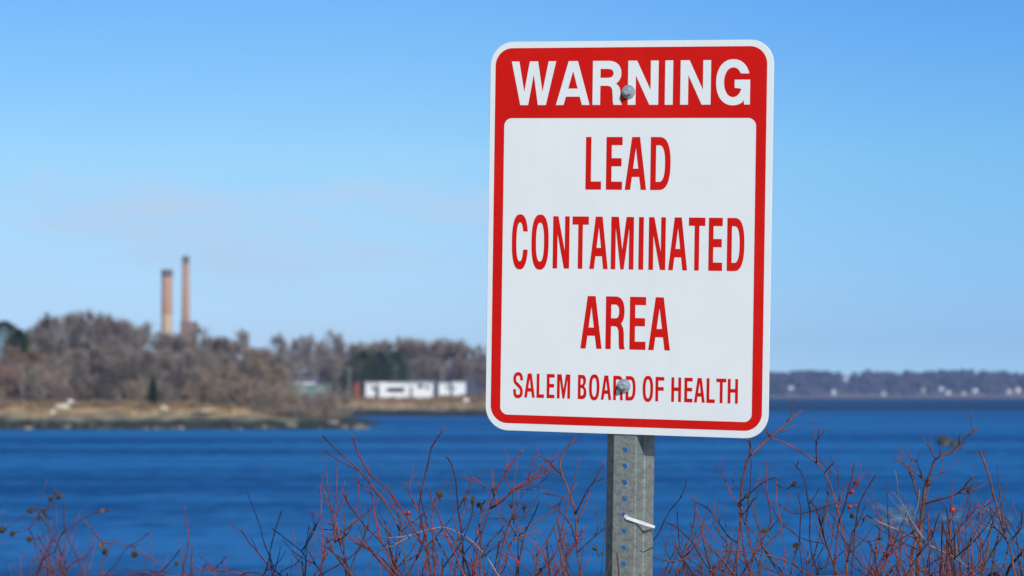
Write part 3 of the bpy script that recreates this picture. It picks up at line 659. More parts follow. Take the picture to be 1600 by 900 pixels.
for i, (sp, dn, lo) in enumerate(((1.0, 1.25, .14), (.8, 1.1, .2), (1.15, 1.3, .12), (.75, 1.0, .18), (1.0, 1.4, .08))):
    t_, c_ = bare_tree(100+i, 10, sp, dn, lo); PROTO[i] = (t_.mesh('trunk', M['trunk']), {k: c_.mesh('crown', M[k]) for k in TW})
SPROTO = {}
for i in range(4):
    s_, t_ = shrub_mesh(200+i, 3, 4.5); SPROTO[i] = (s_.mesh('stems', M['trunk']), {k: t_.mesh('twigs', M[k]) for k in TW})
ORD = ['first', 'second', 'third', 'fourth', 'fifth', 'sixth', 'seventh', 'eighth', 'ninth', 'tenth', 'eleventh', 'twelfth', 'thirteenth', 'fourteenth', 'fifteenth', 'sixteenth', 'seventeenth', 'eighteenth', 'nineteenth', 'twentieth']
def plant_tree(px, pt, Y, kind, tw, wide=1.0, label='', group='', shrub=False):
    p = at(px, pt, Y); z0 = land_z(p.x, Y)-.15; H = max(p.z-z0, .6)
    e = empty('bare_shrub' if shrub else 'bare_tree', (p.x, Y, z0), label, 'shrub' if shrub else 'tree', group)
    P = (SPROTO if shrub else PROTO)[kind]; s = H/(2.9 if shrub else 9.6)
    e.scale = (s*wide, s*wide, s); e.rotation_euler.z = random.uniform(0, 6.28)
    link('stems' if shrub else 'trunk', P[0], e); link('twigs' if shrub else 'crown', P[1][tw], e)
def row(spec, where, group, shrub=False, landmark=None):
    """spec: (px, top py, Y, twig material, wide) from left to right"""
    n = len(spec)
    for i, (px, pt, Y, tw, wd) in enumerate(spec):
        j = n-1-i
        place = f'{ORD[i]} from the left' if i <= j else (f'{ORD[j]} from the right' if j else 'rightmost')
        if i == 0: place = 'leftmost'
        plant_tree(px, pt, Y, random.randrange(4 if shrub else 5), tw, wd, f"{CW[tw]} bare {'shrub' if shrub else 'tree'} {where}, {place}", group, shrub)
random.seed(77)
g, m_, t_, r_, k_ = TW
row([(38, 516, 470, g, 1.1), (62, 506, 474, g, 1.1), (84, 497, 470, m_, 1.15), (106, 490, 476, g, 1.1), (130, 488, 472, m_, 1.15), (152, 494, 478, g, 1.1), (172, 498, 470, m_, 1.1), (190, 508, 476, g, 1.1), (212, 512, 472, g, 1.1), (228, 509, 480, g, 1)],
    'on the hill crest left of the chimneys', 'bare trees on the hill crest')
row([(246, 520, 472, g, 1.1), (264, 526, 478, g, 1.2), (284, 522, 470, g, 1.1), (304, 512, 476, g, .9), (322, 530, 472, g, 1.1), (342, 528, 470, m_, 1.3), (362, 530, 476, m_, 1.3), (381, 520, 486, g, .7), (398, 548, 470, t_, 1.1), (418, 552, 474, t_, 1.1)],
    'on the crest below and right of the chimneys', 'bare trees on the hill crest')
row([(16, 545, 425, r_, 1.2), (48, 548, 420, r_, 1.2), (82, 556, 424, g, 1.2), (118, 548, 430, g, 1.2), (150, 540, 434, g, 1.2), (182, 544, 428, g, 1.2), (206, 550, 424, g, 1.2), (232, 546, 430, m_, 1.2), (262, 544, 432, g, 1.2), (292, 548, 428, g, 1.2), (320, 552, 424, g, 1.2), (348, 556, 430, g, 1.2), (376, 562, 428, g, 1.3), (402, 566, 424, t_, 1.3), (430, 572, 430, t_, 1.3)],
    'halfway down the headland slope', 'bare trees halfway down the slope')
row([(12, 572, 380, r_, 1.3), (40, 568, 378, g, 1.4), (70, 578, 382, r_, 1.3), (104, 600, 386, m_, 1.2), (128, 604, 384, r_, 1.4), (152, 600, 380, k_, 1.5), (176, 590, 386, k_, 1.3), (206, 592, 380, t_, 1.2), (230, 582, 388, g, 1.2), (258, 596, 380, g, 1.3), (288, 582, 386, k_, 1.5), (318, 590, 382, t_, 1.3), (346, 588, 384, g, 1.3), (374, 592, 380, t_, 1.3), (402, 590, 386, g, 1.3), (430, 594, 382, t_, 1.3), (458, 612, 384, t_, 1.2), (486, 619, 380, g, 1.1), (508, 630, 378, r_, 1.1)],
    'in the scrub above the spit', 'shrubs in the scrub above the spit', True)
row([(20, 622, 357, t_, 1.1), (62, 626, 358, r_, 1.1), (150, 622, 357, m_, 1.1), (188, 618, 358, g, 1.2), (300, 622, 358, t_, 1.1), (360, 626, 357, g, 1.2), (405, 622, 358, m_, 1.2), (448, 626, 358, t_, 1.1), (484, 634, 361, t_, 1.2), (520, 645, 362, r_, 1.2)],
    'close to the rocky waterline of the spit', 'shrubs near the waterline', True)
row([(430, 527, 600, g, .9), (447, 546, 596, g, .8), (468, 531, 604, m_, .85), (484, 529, 598, g, .9), (502, 537, 606, m_, .9), (520, 523, 600, g, .8), (537, 535, 604, m_, 1), (556, 541, 610, m_, 1)],
    'behind the green shed on the second shore', 'bare trees on the second shore')
row([(574, 542, 606, m_, 1.1), (592, 536, 612, g, 1.1), (608, 533, 604, m_, 1.1), (626, 533, 614, m_, 1.1), (642, 530, 606, m_, 1.1), (660, 532, 612, g, 1), (676, 534, 604, m_, 1), (694, 531, 610, g, 1), (710, 536, 606, m_, 1), (726, 533, 612, g, 1), (742, 541, 604, m_, 1), (756, 556, 608, g, .9), (778, 560, 606, m_, 1)],
    'behind the white houses', 'bare trees on the second shore')
row([(524, 556, 592, m_, 1.1), (534, 570, 590, g, 1), (650, 560, 592, m_, 1.2), (668, 565, 594, g, 1.1), (686, 562, 592, m_, 1.1), (705, 566, 594, g, 1.1), (724, 562, 592, m_, 1.1), (744, 570, 594, g, 1.1), (760, 575, 592, m_, 1.1)],
    'close behind the white houses', 'low bare trees close behind the houses')
row([(520, 612, 560, t_, 1.2), (540, 616, 559, r_, 1.2), (566, 622, 566, t_, 1.2), (630, 626, 564, t_, 1.5), (665, 626, 565, t_, 1.5), (738, 612, 572, g, 1.2), (752, 608, 574, g, 1.2)],
    'on the bank of the second shore', 'shrubs on the second shore', True)
row([(px_, pt_+random.uniform(-8, 8), 462+random.uniform(-6, 6), random.choice((g, g, m_, k_)), random.uniform(.9, 1.6)) for px_, pt_ in zip(range(24, 440, 19), (536, 530, 526, 522, 520, 518, 522, 526, 530, 534, 540, 544, 546, 544, 542, 544, 546, 548, 550, 548, 552, 560))],
    'in the thicket along the hill crest', 'shrubs in the crest thicket', True)
row([(px_, pt_+random.uniform(-9, 9), 444+random.uniform(-8, 8), random.choice((g, k_, m_, k_)) if 90 < px_ < 330 else random.choice((g, r_, m_)), random.uniform(.9, 1.8)) for px_, pt_ in zip(range(8, 440, 24), (556, 552, 556, 550, 546, 548, 552, 556, 560, 562, 558, 560, 562, 566, 564, 566, 570, 574))],
    'in the thicket below the hill crest', 'shrubs in the thicket below the crest', True)
row([(px_, pt_+random.uniform(-14, 10), 405+random.uniform(-8, 8), r_ if px_ < 90 else random.choice((g, k_, t_, k_, g)), random.uniform(.9, 1.9)) for px_, pt_ in zip(range(14, 440, 27), (570, 574, 580, 572, 576, 580, 574, 572, 578, 580, 576, 580, 578, 582, 580, 586))],
    'in the thicket on the middle slope', 'shrubs in the middle slope thicket', True)
row([(436, 600, 500, t_, 1.1), (450, 610, 498, g, 1.2), (468, 611, 502, t_, 1.3), (486, 611, 500, g, 1.3), (504, 611, 498, t_, 1.3), (520, 606, 503, m_, 1.2)],
    'in front of the green shed', 'shrubs in front of the green shed', True)
row([(438, 560, 585, g, 1.1), (460, 556, 588, m_, 1.2), (480, 558, 584, g, 1.2), (500, 560, 588, m_, 1.2), (514, 556, 586, g, 1.1)],
    'low down behind the green shed', 'low bare trees behind the green shed')
def evergreen(px, pt, Y, w, cone, seed, label):
    p = at(px, pt, Y); z0 = land_z(p.x, Y)-.1; H = p.z-z0; e = empty('evergreen_tree', (p.x, Y, z0), label, 'tree', 'evergreen trees on the headland')
    a, b = conifer(seed, H, w, cone); a.build('trunk', M['trunk'], e); b.build('crown', M['needle'], e)
evergreen(6, 502, 466, 7.0, 0, 1, 'dark evergreen on the hill crest at the left edge')
evergreen(28, 514, 462, 4.5, 0, 6, 'lower dark evergreen beside the edge evergreen on the hill crest')
evergreen(239, 588, 366, 1.6, 1, 2, 'small dark green conifer standing in the scrub below the chimneys')
evergreen(566, 548, 588, 7.6, 0, 3, 'broad dark evergreen behind the left end of the long white house')
evergreen(592, 550, 587, 7.2, 0, 4, 'dark evergreen behind the middle of the long white house')
evergreen(617, 549, 590, 5.6, 0, 5, 'deep green evergreen right of the dark pair behind the white house')

# dry grass over the banks, one mass of straw-coloured blades
random.seed(55)
gm = MB()
for i in range(9000):
    x = random.uniform(-75, 10); y = random.uniform(346, 380) if x < -17 or random.random() < .3 else random.uniform(553, 578)
    if x > -17 and y < 500: continue
    if random.random() < .25 and x > -40: y = random.uniform(553, 578)
    d = shore_d(x, y)
    if d < 5.0 or pnoise(Vector((x*.22, y*.16, 9))) < -.12: continue
    z = land_z(x, y); h = random.uniform(.2, .6)
    for k in range(3):
        a = random.uniform(0, 3.14); w = random.uniform(.04, .10); dx, dy = math.cos(a)*w, math.sin(a)*w; lx, ly = random.gauss(0, .15), random.gauss(0, .15)
        gm.add([(x-dx, y-dy, z-.05), (x+dx, y+dy, z-.05), (x+lx, y+ly, z+h)], [(0, 1, 2)])
M['straw'] = mat('dry_straw', (.29, .205, .105), .9, var=(.17, .105, .055), scale=.25)
tag(gm.build('dry_grass', M['straw']), 'dry straw coloured grass on the banks of the headland', 'grass', kind='stuff')
# low dark scrub down to the stones
random.seed(56)
xs_ = sorted(random.uniform(0, 470) for _ in range(20))
row([(px_, random.uniform(630, 641), random.uniform(354, 360), random.choice((r_, m_, g, t_)), random.uniform(1.3, 2.2)) for px_ in xs_], 'lowest on the grassy bank of the spit', 'low shrubs on the bank of the spit', True)

# rocks along the spit and in the water
random.seed(31)
for i in range(46):
    px = random.uniform(-5, 585); x = (px-800)/F*349
    y = 338
    while shore_d(x, y) < random.uniform(-.3, 2.2) and y < 400: y += .4
    s_ = random.uniform(.25, .6); pale = random.random() < .3
    mb = MB(); mb.blob((0, 0, 0), (s_*1.3, s_*.9, s_*.6), i, 1, .6)
    o = mb.build('boulder', M['rock' if pale else 'weed_rock']); o.location = (x, y, max(land_z(x, y), WATER)+.12*s_)
    tag(o, f"{'greyish' if pale else 'dark weedy'} boulder among the rocks along the waterline of the spit", 'boulder', f"{'greyish' if pale else 'dark weedy'} boulders along the spit")
for px, py, Y, w, h, m_, lab in ((97, 645, 352, .85, .5, 'pale_rock', 'big pale cream boulder on the left part of the spit'), (82, 650, 350, .5, .32, 'pale_rock', 'small cream boulder just left of the big pale boulder'),
        (256, 645, 353, .5, .3, 'pale_rock', 'cream boulder on the spit below the small conifer'), (318, 646, 353, 1.7, .22, 'pale_rock', 'long cream rock ledge on the middle of the spit'),
        (110, 619, 366, .4, .36, 'white_wall', 'small white rock in the scrub above the big pale boulder'), (728, 627, 560, .6, .45, 'white_wall', 'small white rock below the end cabin'),
        (520, 655, 352, .8, .3, 'rock', 'flat grey rock near the tip of the spit'), (455, 660, 350, .9, .32, 'rock', 'broad grey rock on the waterline left of the spit tip')):
    p = at(px, py, Y); mb = MB(); mb.blob((0, 0, 0), (w, w*.8, h), px, 1, .4); o = mb.build('boulder', M[m_]); o.location = (p.x, Y, land_z(p.x, Y)+h*.35); tag(o, lab, 'boulder')
for px, py, w, h, lab in ((1477, 692, .62, .52, 'dark weedy rock sticking out of the water at the right'), (1492, 694, .55, .34, 'lower grey-topped rock beside the dark rock in the water'), (1526, 704, .8, .10, 'low awash rock just breaking the water surface')):
    d = 4.0*F/(py+4-615.5); p = at(px, py, d); mb = MB(); mb.blob((0, 0, 0), (w, w*.8, h), px, 2, .5); o = mb.build('rock', M['weed_rock']); o.location = (p.x, d, WATER+h*.3); tag(o, lab, 'rock')
# pale blue patches lying on the water at the right
random.seed(9)
fm = MB()
for i in range(70):
    px = random.choice((random.gauss(1405, 14), random.gauss(1520, 38))); py = random.gauss(812, 9)
    d = 4.0*F/(py-615.5); p = at(px, py, d); rw = random.uniform(.05, .22); k = 11
    vs = [(p.x+rw*1.6*math.cos(6.283*j/k)*random.uniform(.6, 1.2), d+rw*5*math.sin(6.283*j/k)*random.uniform(.6, 1.2), WATER+.012+.0006*i) for j in range(k)]
    fm.add(vs, [tuple(range(k))])
M['pale_patches'] = mat('pale_patches', (.05, .20, .44), .9, var=(.16, .32, .52), scale=3)
tag(fm.build('pale_patches', M['pale_patches']), 'pale streaks on the blue water behind the right bushes', 'pale_patches', kind='stuff')

# ------------------------------------------------------------------ rose bushes around the post
T7 = lambda x, y: (480+x/3.3333, 660+y/3.3333)
T8 = lambda x, y: (1010+x/2.712, 640+y/2.712)
T9 = lambda x, y: (x/3.077, 740+y/3.077)
d_, b_, r_, p_ = 'stem_dark_shaded', 'stem_brick', 'stem_red', 'stem_pale'
# bush: (photo column of its foot, depth, label)
BUSH = {
 'a': (60, 7.6, 'dim thin-stemmed rose bush at the left edge with dry seed heads'),
 'b': (120, 7.0, 'rose bush carrying an orange withered leaf near the left edge'),
 'c': (285, 6.6, 'sparse rose bush with one straight lone cane in the left half'),
 'd': (430, 5.6, 'small forked rose bush below the headland tip'),
 'e': (600, 4.55, 'large red-caned rose bush leaning left, midway between left edge and post'),
 'f': (720, 4.5, 'dark-stemmed rose bush with dry seed heads left of the sign'),
 'g': (770, 4.62, 'red rose bush branching widely under the lower left sign corner'),
 'h': (905, 4.48, 'tall red rose cane bush close to the left side of the post'),
 'i': (1090, 4.9, 'low tangled rose bush touching the right side of the post'),
 'j': (1150, 5.2, 'tall red rose bush reaching up to the lower right sign corner'),
 'k': (1310, 5.0, 'arching rose bush with red hips right of the sign'),
 'l': (1440, 5.9, 'thick rust-caned rose bush with a dark forked top near the right edge'),
 'm': (1480, 4.7, 'rose bush with a pale leaning cane and one bright red hip'),
 'n': (1590, 4.6, 'rose bush with one long straight cane at the right edge'),
}
S = []   # (bush, map, material, thickness in photo px, points from the foot end to the tip)
def st(bu, T, mt, w, *pts): S.append((bu, mt, w, [T(*p) for p in pts]))
st('e', T7, d_, 5, (520, 800), (490, 600), (430, 460), (360, 370), (270, 245), (150, 140), (85, 75))
st('e', T7, r_, 5, (650, 800), (610, 640), (540, 530), (470, 410), (415, 345), (330, 270), (290, 200), (250, 120), (228, 65))
st('e', T7, r_, 3, (270, 240), (180, 205), (75, 145))
st('e', T7, r_, 4.5, (640, 770), (620, 620), (585, 470), (590, 380), (625, 230), (650, 130), (715, 20))
st('e', T7, r_, 3, (578, 450), (530, 360), (490, 300))
st('f', T7, d_, 4.5, (820, 700), (805, 580), (785, 450), (775, 310), (745, 210), (720, 175))
st('f', T7, d_, 2.5, (790, 440), (830, 370), (862, 300)); st('f', T7, d_, 2.5, (815, 560), (850, 500), (870, 480))
st('g', T7, r_, 5, (860, 800), (890, 660), (920, 540), (950, 450), (990, 340), (1030, 270), (1080, 190), (1125, 140))
st('g', T7, r_, 2.5, (1030, 270), (1050, 160))
st('g', T7, d_, 4, (950, 455), (1010, 410), (1080, 340), (1150, 300), (1210, 240), (1250, 185))
st('g', T7, r_, 3, (1150, 300), (1175, 210), (1205, 115)); st('g', T7, r_, 2.5, (1083, 350), (1140, 350), (1190, 345)); st('g', T7, d_, 3, (1150, 310), (1230, 270), (1295, 205))
st('g', T7, r_, 2.5, (945, 420), (945, 370), (900, 310), (850, 275)); st('g', T7, r_, 3.5, (950, 470), (1010, 410), (1070, 360), (1170, 305), (1280, 215))
st('h', T7, b_, 6.5, (1430, 800), (1410, 680), (1395, 480), (1365, 370), (1325, 270), (1320, 210), (1350, 140), (1404, 78))
st('h', T7, r_, 3, (1320, 260), (1260, 205), (1195, 165)); st('h', T7, r_, 2.5, (1325, 295), (1270, 260), (1225, 230))
st('h', T7, r_, 3.5, (1398, 480), (1440, 380), (1490, 310), (1550, 200)); st('h', T7, r_, 2.5, (1380, 430), (1310, 385), (1225, 372))
st('h', T7, r_, 3, (1415, 640), (1370, 530), (1320, 470), (1255, 420)); st('h', T7, r_, 3, (1430, 690), (1500, 590), (1560, 540))
st('h', T7, d_, 3, (1390, 800), (1350, 720), (1320, 600), (1300, 490)); st('h', T7, d_, 2.5, (1530, 790), (1545, 640), (1548, 510), (1470, 450))
st('f', T7, p_, 3.5, (990, 790), (930, 700), (860, 620), (800, 580), (700, 545), (580, 575), (500, 595), (380, 600))
st('f', T7, d_, 3.5, (990, 770), (1020, 640), (1060, 520), (1130, 440)); st('f', T7, d_, 2, (1060, 520), (1075, 492)); st('f', T7, d_, 2, (1085, 480), (1066, 430))
st('g', T7, d_, 3.5, (1100, 790), (1100, 600), (1140, 560), (1215, 410)); st('g', T7, r_, 2.5, (1110, 600), (1050, 530), (1005, 480)); st('g', T7, r_, 3, (1280, 800), (1230, 700), (1165, 550))
st('e', T7, r_, 4, (200, 800), (165, 580), (145, 510), (110, 400), (75, 330)); st('e', T7, d_, 3, (150, 520), (190, 400), (220, 360)); st('e', T7, r_, 2.5, (145, 450), (60, 375))
st('e', T7, r_, 4.5, (490, 790), (400, 650), (330, 570), (270, 500), (220, 430), (180, 350)); st('e', T7, r_, 3.5, (380, 620), (350, 430), (330, 340)); st('e', T7, r_, 2.5, (260, 460), (262, 400), (272, 300))
st('e', T7, r_, 4, (440, 790), (380, 700), (280, 630), (160, 560), (20, 465)); st('e', T7, r_, 3, (215, 790), (150, 690), (75, 560)); st('d', T7, d_, 3.5, (-10, 790), (0, 620), (55, 525))
st('f', T7, r_, 4, (700, 800), (660, 600), (650, 480), (690, 375)); st('f', T7, r_, 3, (745, 600), (680, 480), (635, 370)); st('g', T7, r_, 4, (880, 760), (890, 600), (900, 500), (925, 400))
st('g', T7, r_, 4, (740, 790), (775, 640), (815, 470), (862, 420)); st('e', T7, r_, 5, (470, 800), (395, 650), (375, 590), (345, 470)); st('f', T7, d_, 3, (800, 800), (815, 690), (890, 600), (900, 520))
st('e', T7, d_, 3, (300, 800), (350, 690), (430, 640), (560, 575), (640, 480)); st('h', T7, b_, 3, (1350, 800), (1320, 690), (1330, 610)); st('h', T7, r_, 2.5, (1300, 800), (1270, 650), (1210, 560))
# right of the post
st('j', T8, b_, 6.5, (370, 700), (385, 600), (400, 480), (405, 320), (430, 220), (440, 190), (440, 140), (415, 125))
st('j', T8, r_, 4.5, (435, 205), (500, 140), (550, 95), (660, 0))
st('k', T8, r_, 5, (850, 700), (840, 560), (820, 460), (800, 380), (760, 270), (720, 230), (640, 170), (530, 120), (510, 95))
st('k', T8, r_, 3, (720, 228), (720, 150), (727, 75)); st('k', T8, d_, 2.5, (758, 265), (775, 245), (795, 225))
st('j', T8, r_, 3, (395, 430), (350, 340), (320, 280), (297, 240)); st('j', T8, r_, 3, (402, 400), (430, 360), (500, 310), (555, 285)); st('j', T8, r_, 2.5, (400, 460), (440, 410), (455, 370))
st('i', T8, r_, 3, (30, 560), (100, 430), (150, 367)); st('k', T8, d_, 4.5, (765, 650), (790, 520), (815, 400), (830, 350), (858, 310))
st('k', T8, d_, 4, (730, 700), (700, 600), (690, 450), (690, 400), (660, 280), (620, 225)); st('k', T8, r_, 3, (820, 420), (880, 330), (930, 265)); st('k', T8, r_, 2.5, (890, 320), (870, 250))
st('k', T8, d_, 3.5, (870, 690), (890, 480), (905, 390), (940, 330), (978, 265)); st('k', T8, b_, 3, (820, 400), (700, 430), (620, 440), (560, 400)); st('k', T8, r_, 3, (817, 400), (815, 330), (815, 230))
st('l', T8, b_, 12, (1150, 710), (1155, 600), (1170, 440), (1185, 310)); st('l', T8, d_, 5, (1185, 310), (1210, 250), (1225, 210), (1300, 170), (1350, 120), (1410, 75))
st('l', T8, d_, 3, (1220, 210), (1205, 170), (1185, 145)); st('l', T8, r_, 4, (1180, 300), (1110, 245), (1040, 200)); st('l', T8, b_, 5, (1168, 440), (1130, 300), (1120, 250), (1135, 210))
st('l', T8, d_, 3, (1180, 290), (1155, 245), (1140, 210)); st('l', T8, d_, 3, (1190, 310), (1230, 285), (1250, 262)); st('l', T8, d_, 4, (1178, 400), (1280, 370), (1340, 340), (1385, 275)); st('l', T8, d_, 3, (1330, 345), (1362, 335))
st('l', T8, b_, 11, (1120, 710), (1125, 620), (1150, 520)); st('l', T8, d_, 2.5, (1240, 195), (1243, 165))
st('n', T8, b_, 6.5, (1560, 700), (1545, 600), (1530, 560), (1500, 460), (1470, 360), (1450, 270), (1410, 175)); st('m', T8, p_, 6, (1410, 710), (1340, 650), (1250, 600), (1150, 550), (1080, 515), (1000, 480), (935, 445))
st('m', T8, r_, 4, (1190, 580), (1170, 540), (1120, 470), (1080, 390), (1045, 350)); st('m', T8, r_, 3, (1140, 545), (1100, 470), (1060, 400)); st('m', T8, r_, 3.5, (1290, 700), (1290, 560), (1280, 500), (1300, 450))
st('m', T8, r_, 3.5, (1310, 700), (1285, 540), (1270, 420), (1230, 370)); st('m', T8, d_, 3.5, (1285, 560), (1330, 500), (1380, 440), (1405, 400)); st('m', T8, r_, 3, (1320, 530), (1340, 510), (1400, 450), (1450, 380))
st('m', T8, d_, 5.5, (1370, 710), (1370, 570), (1400, 510)); st('n', T8, d_, 9, (1520, 710), (1550, 650), (1610, 590)); st('n', T8, d_, 4, (1520, 640), (1540, 560), (1570, 530), (1582, 470)); st('n', T8, b_, 3, (1530, 560), (1480, 500), (1430, 460))
st('n', T8, b_, 3.5, (1515, 500), (1495, 460), (1455, 410)); st('n', T8, b_, 3.5, (1590, 700), (1560, 520), (1500, 430)); st('n', T8, r_, 3, (1560, 540), (1585, 500), (1590, 430))
st('m', T8, d_, 3.5, (1000, 710), (980, 690), (960, 600), (935, 555)); st('m', T8, r_, 4, (1290, 700), (1180, 690), (1100, 650), (1050, 610), (950, 600)); st('m', T8, r_, 4, (1220, 710), (1130, 640), (1020, 540))
st('i', T8, b_, 4, (690, 700), (590, 640), (480, 610), (330, 600), (250, 600), (130, 640), (30, 625)); st('i', T8, d_, 4, (290, 710), (250, 650), (190, 560), (130, 500), (75, 470)); st('i', T8, r_, 3, (330, 710), (300, 620), (230, 500), (205, 390))
st('j', T8, r_, 3, (390, 560), (340, 530), (270, 430), (210, 395)); st('i', T8, d_, 4, (470, 700), (490, 560), (470, 480), (450, 390)); st('j', T8, r_, 3, (560, 470), (530, 400), (500, 340), (470, 290)); st('j', T8, r_, 3, (590, 700), (580, 560), (555, 400), (555, 290))
st('k', T8, d_, 3, (660, 700), (650, 560), (655, 440), (640, 350)); st('k', T8, d_, 3.5, (800, 690), (760, 560), (730, 440), (690, 380)); st('i', T8, r_, 3, (180, 700), (140, 560), (130, 430)); st('i', T8, d_, 3, (60, 700), (90, 560), (125, 480))
st('k', T8, d_, 3, (930, 700), (870, 560), (830, 480)); st('m', T8, r_, 3, (1080, 710), (1050, 560), (1050, 480)); st('j', T8, d_, 3, (480, 700), (540, 560), (600, 470)); st('i', T8, b_, 4, (210, 710), (160, 640), (110, 530))
# left, farther off
st('b', T9, d_, 4, (320, 495), (290, 430), (240, 390), (200, 330), (180, 290)); st('a', T9, d_, 3, (300, 495), (310, 430), (285, 360), (240, 270), (200, 210), (160, 155)); st('a', T9, d_, 2, (190, 200), (210, 185))
st('b', T9, b_, 3.5, (395, 490), (370, 400), (320, 290), (305, 220), (310, 140)); st('b', T9, b_, 3, (270, 360), (300, 290), (400, 215), (480, 185), (540, 175)); st('b', T9, d_, 3.5, (470, 495), (490, 430), (520, 380), (545, 300))
st('b', T9, b_, 3, (400, 220), (450, 280), (500, 330), (600, 340), (680, 375), (770, 440), (790, 495)); st('b', T9, d_, 3, (500, 495), (560, 430), (610, 350), (660, 330), (730, 270)); st('c', T9, d_, 3.5, (780, 470), (830, 410), (870, 365))
st('c', T9, r_, 4, (875, 495), (885, 440), (900, 370), (905, 280), (885, 160)); st('c', T9, r_, 4, (865, 495), (980, 465), (1080, 470), (1220, 495)); st('d', T9, r_, 3.5, (1320, 495), (1250, 390), (1200, 330), (1160, 270))
st('d', T9, d_, 3.5, (1310, 480), (1300, 370), (1330, 260), (1355, 180)); st('d', T9, d_, 3.5, (1470, 495), (1465, 400), (1380, 320), (1305, 260)); st('d', T9, d_, 3.5, (1455, 380), (1490, 310), (1525, 240)); st('d', T9, r_, 3, (1330, 490), (1450, 405), (1480, 260))
st('c', T9, r_, 3, (1050, 470), (960, 400)); st('c', T9, r_, 3, (1030, 465), (1060, 430), (1095, 395)); st('b', T9, b_, 3, (390, 470), (420, 400), (440, 300))
HIPS = [('e', T7, 527, 470, 7), ('h', T7, 1403, 605, 6), ('f', T7, 1095, 730, 6), ('m', T8, 1297, 425, 9.5), ('k', T8, 862, 412, 7), ('k', T8, 872, 348, 6)]
SEEDS = [('f', T7, 690, 373, 9), ('g', T7, 972, 348, 7), ('f', T7, 825, 400, 6), ('g', T7, 862, 402, 8), ('g', T7, 900, 428, 9), ('f', T7, 1063, 430, 6), ('f', T7, 1132, 440, 7), ('f', T7, 1075, 492, 7), ('h', T7, 1500, 655, 7), ('f', T7, 1215, 770, 6),
         ('j', T8, 628, 315, 8), ('k', T8, 888, 315, 8), ('k', T8, 870, 450, 8), ('k', T8, 922, 465, 6), ('l', T8, 1197, 312, 8), ('l', T8, 1366, 338, 8), ('j', T8, 428, 365, 8), ('j', T8, 497, 512, 8), ('k', T8, 630, 575, 8), ('k', T8, 990, 545, 8), ('k', T8, 770, 350, 6),
         ('a', T9, 145, 180, 9), ('a', T9, 185, 210, 6), ('a', T9, 210, 178, 7), ('a', T9, 222, 200, 6), ('a', T9, 245, 120, 8), ('a', T9, 285, 110, 8), ('a', T9, 270, 90, 7), ('a', T9, 10, 270, 11), ('a', T9, 60, 290, 8), ('a', T9, 140, 315, 9), ('b', T9, 645, 390, 10), ('b', T9, 850, 430, 7), ('b', T9, 505, 375, 10)]
LEAVES = [('b', T9, 492, 180, 9), ('b', T9, 490, 345, 11), ('h', T7, 1075, 610, 6)]

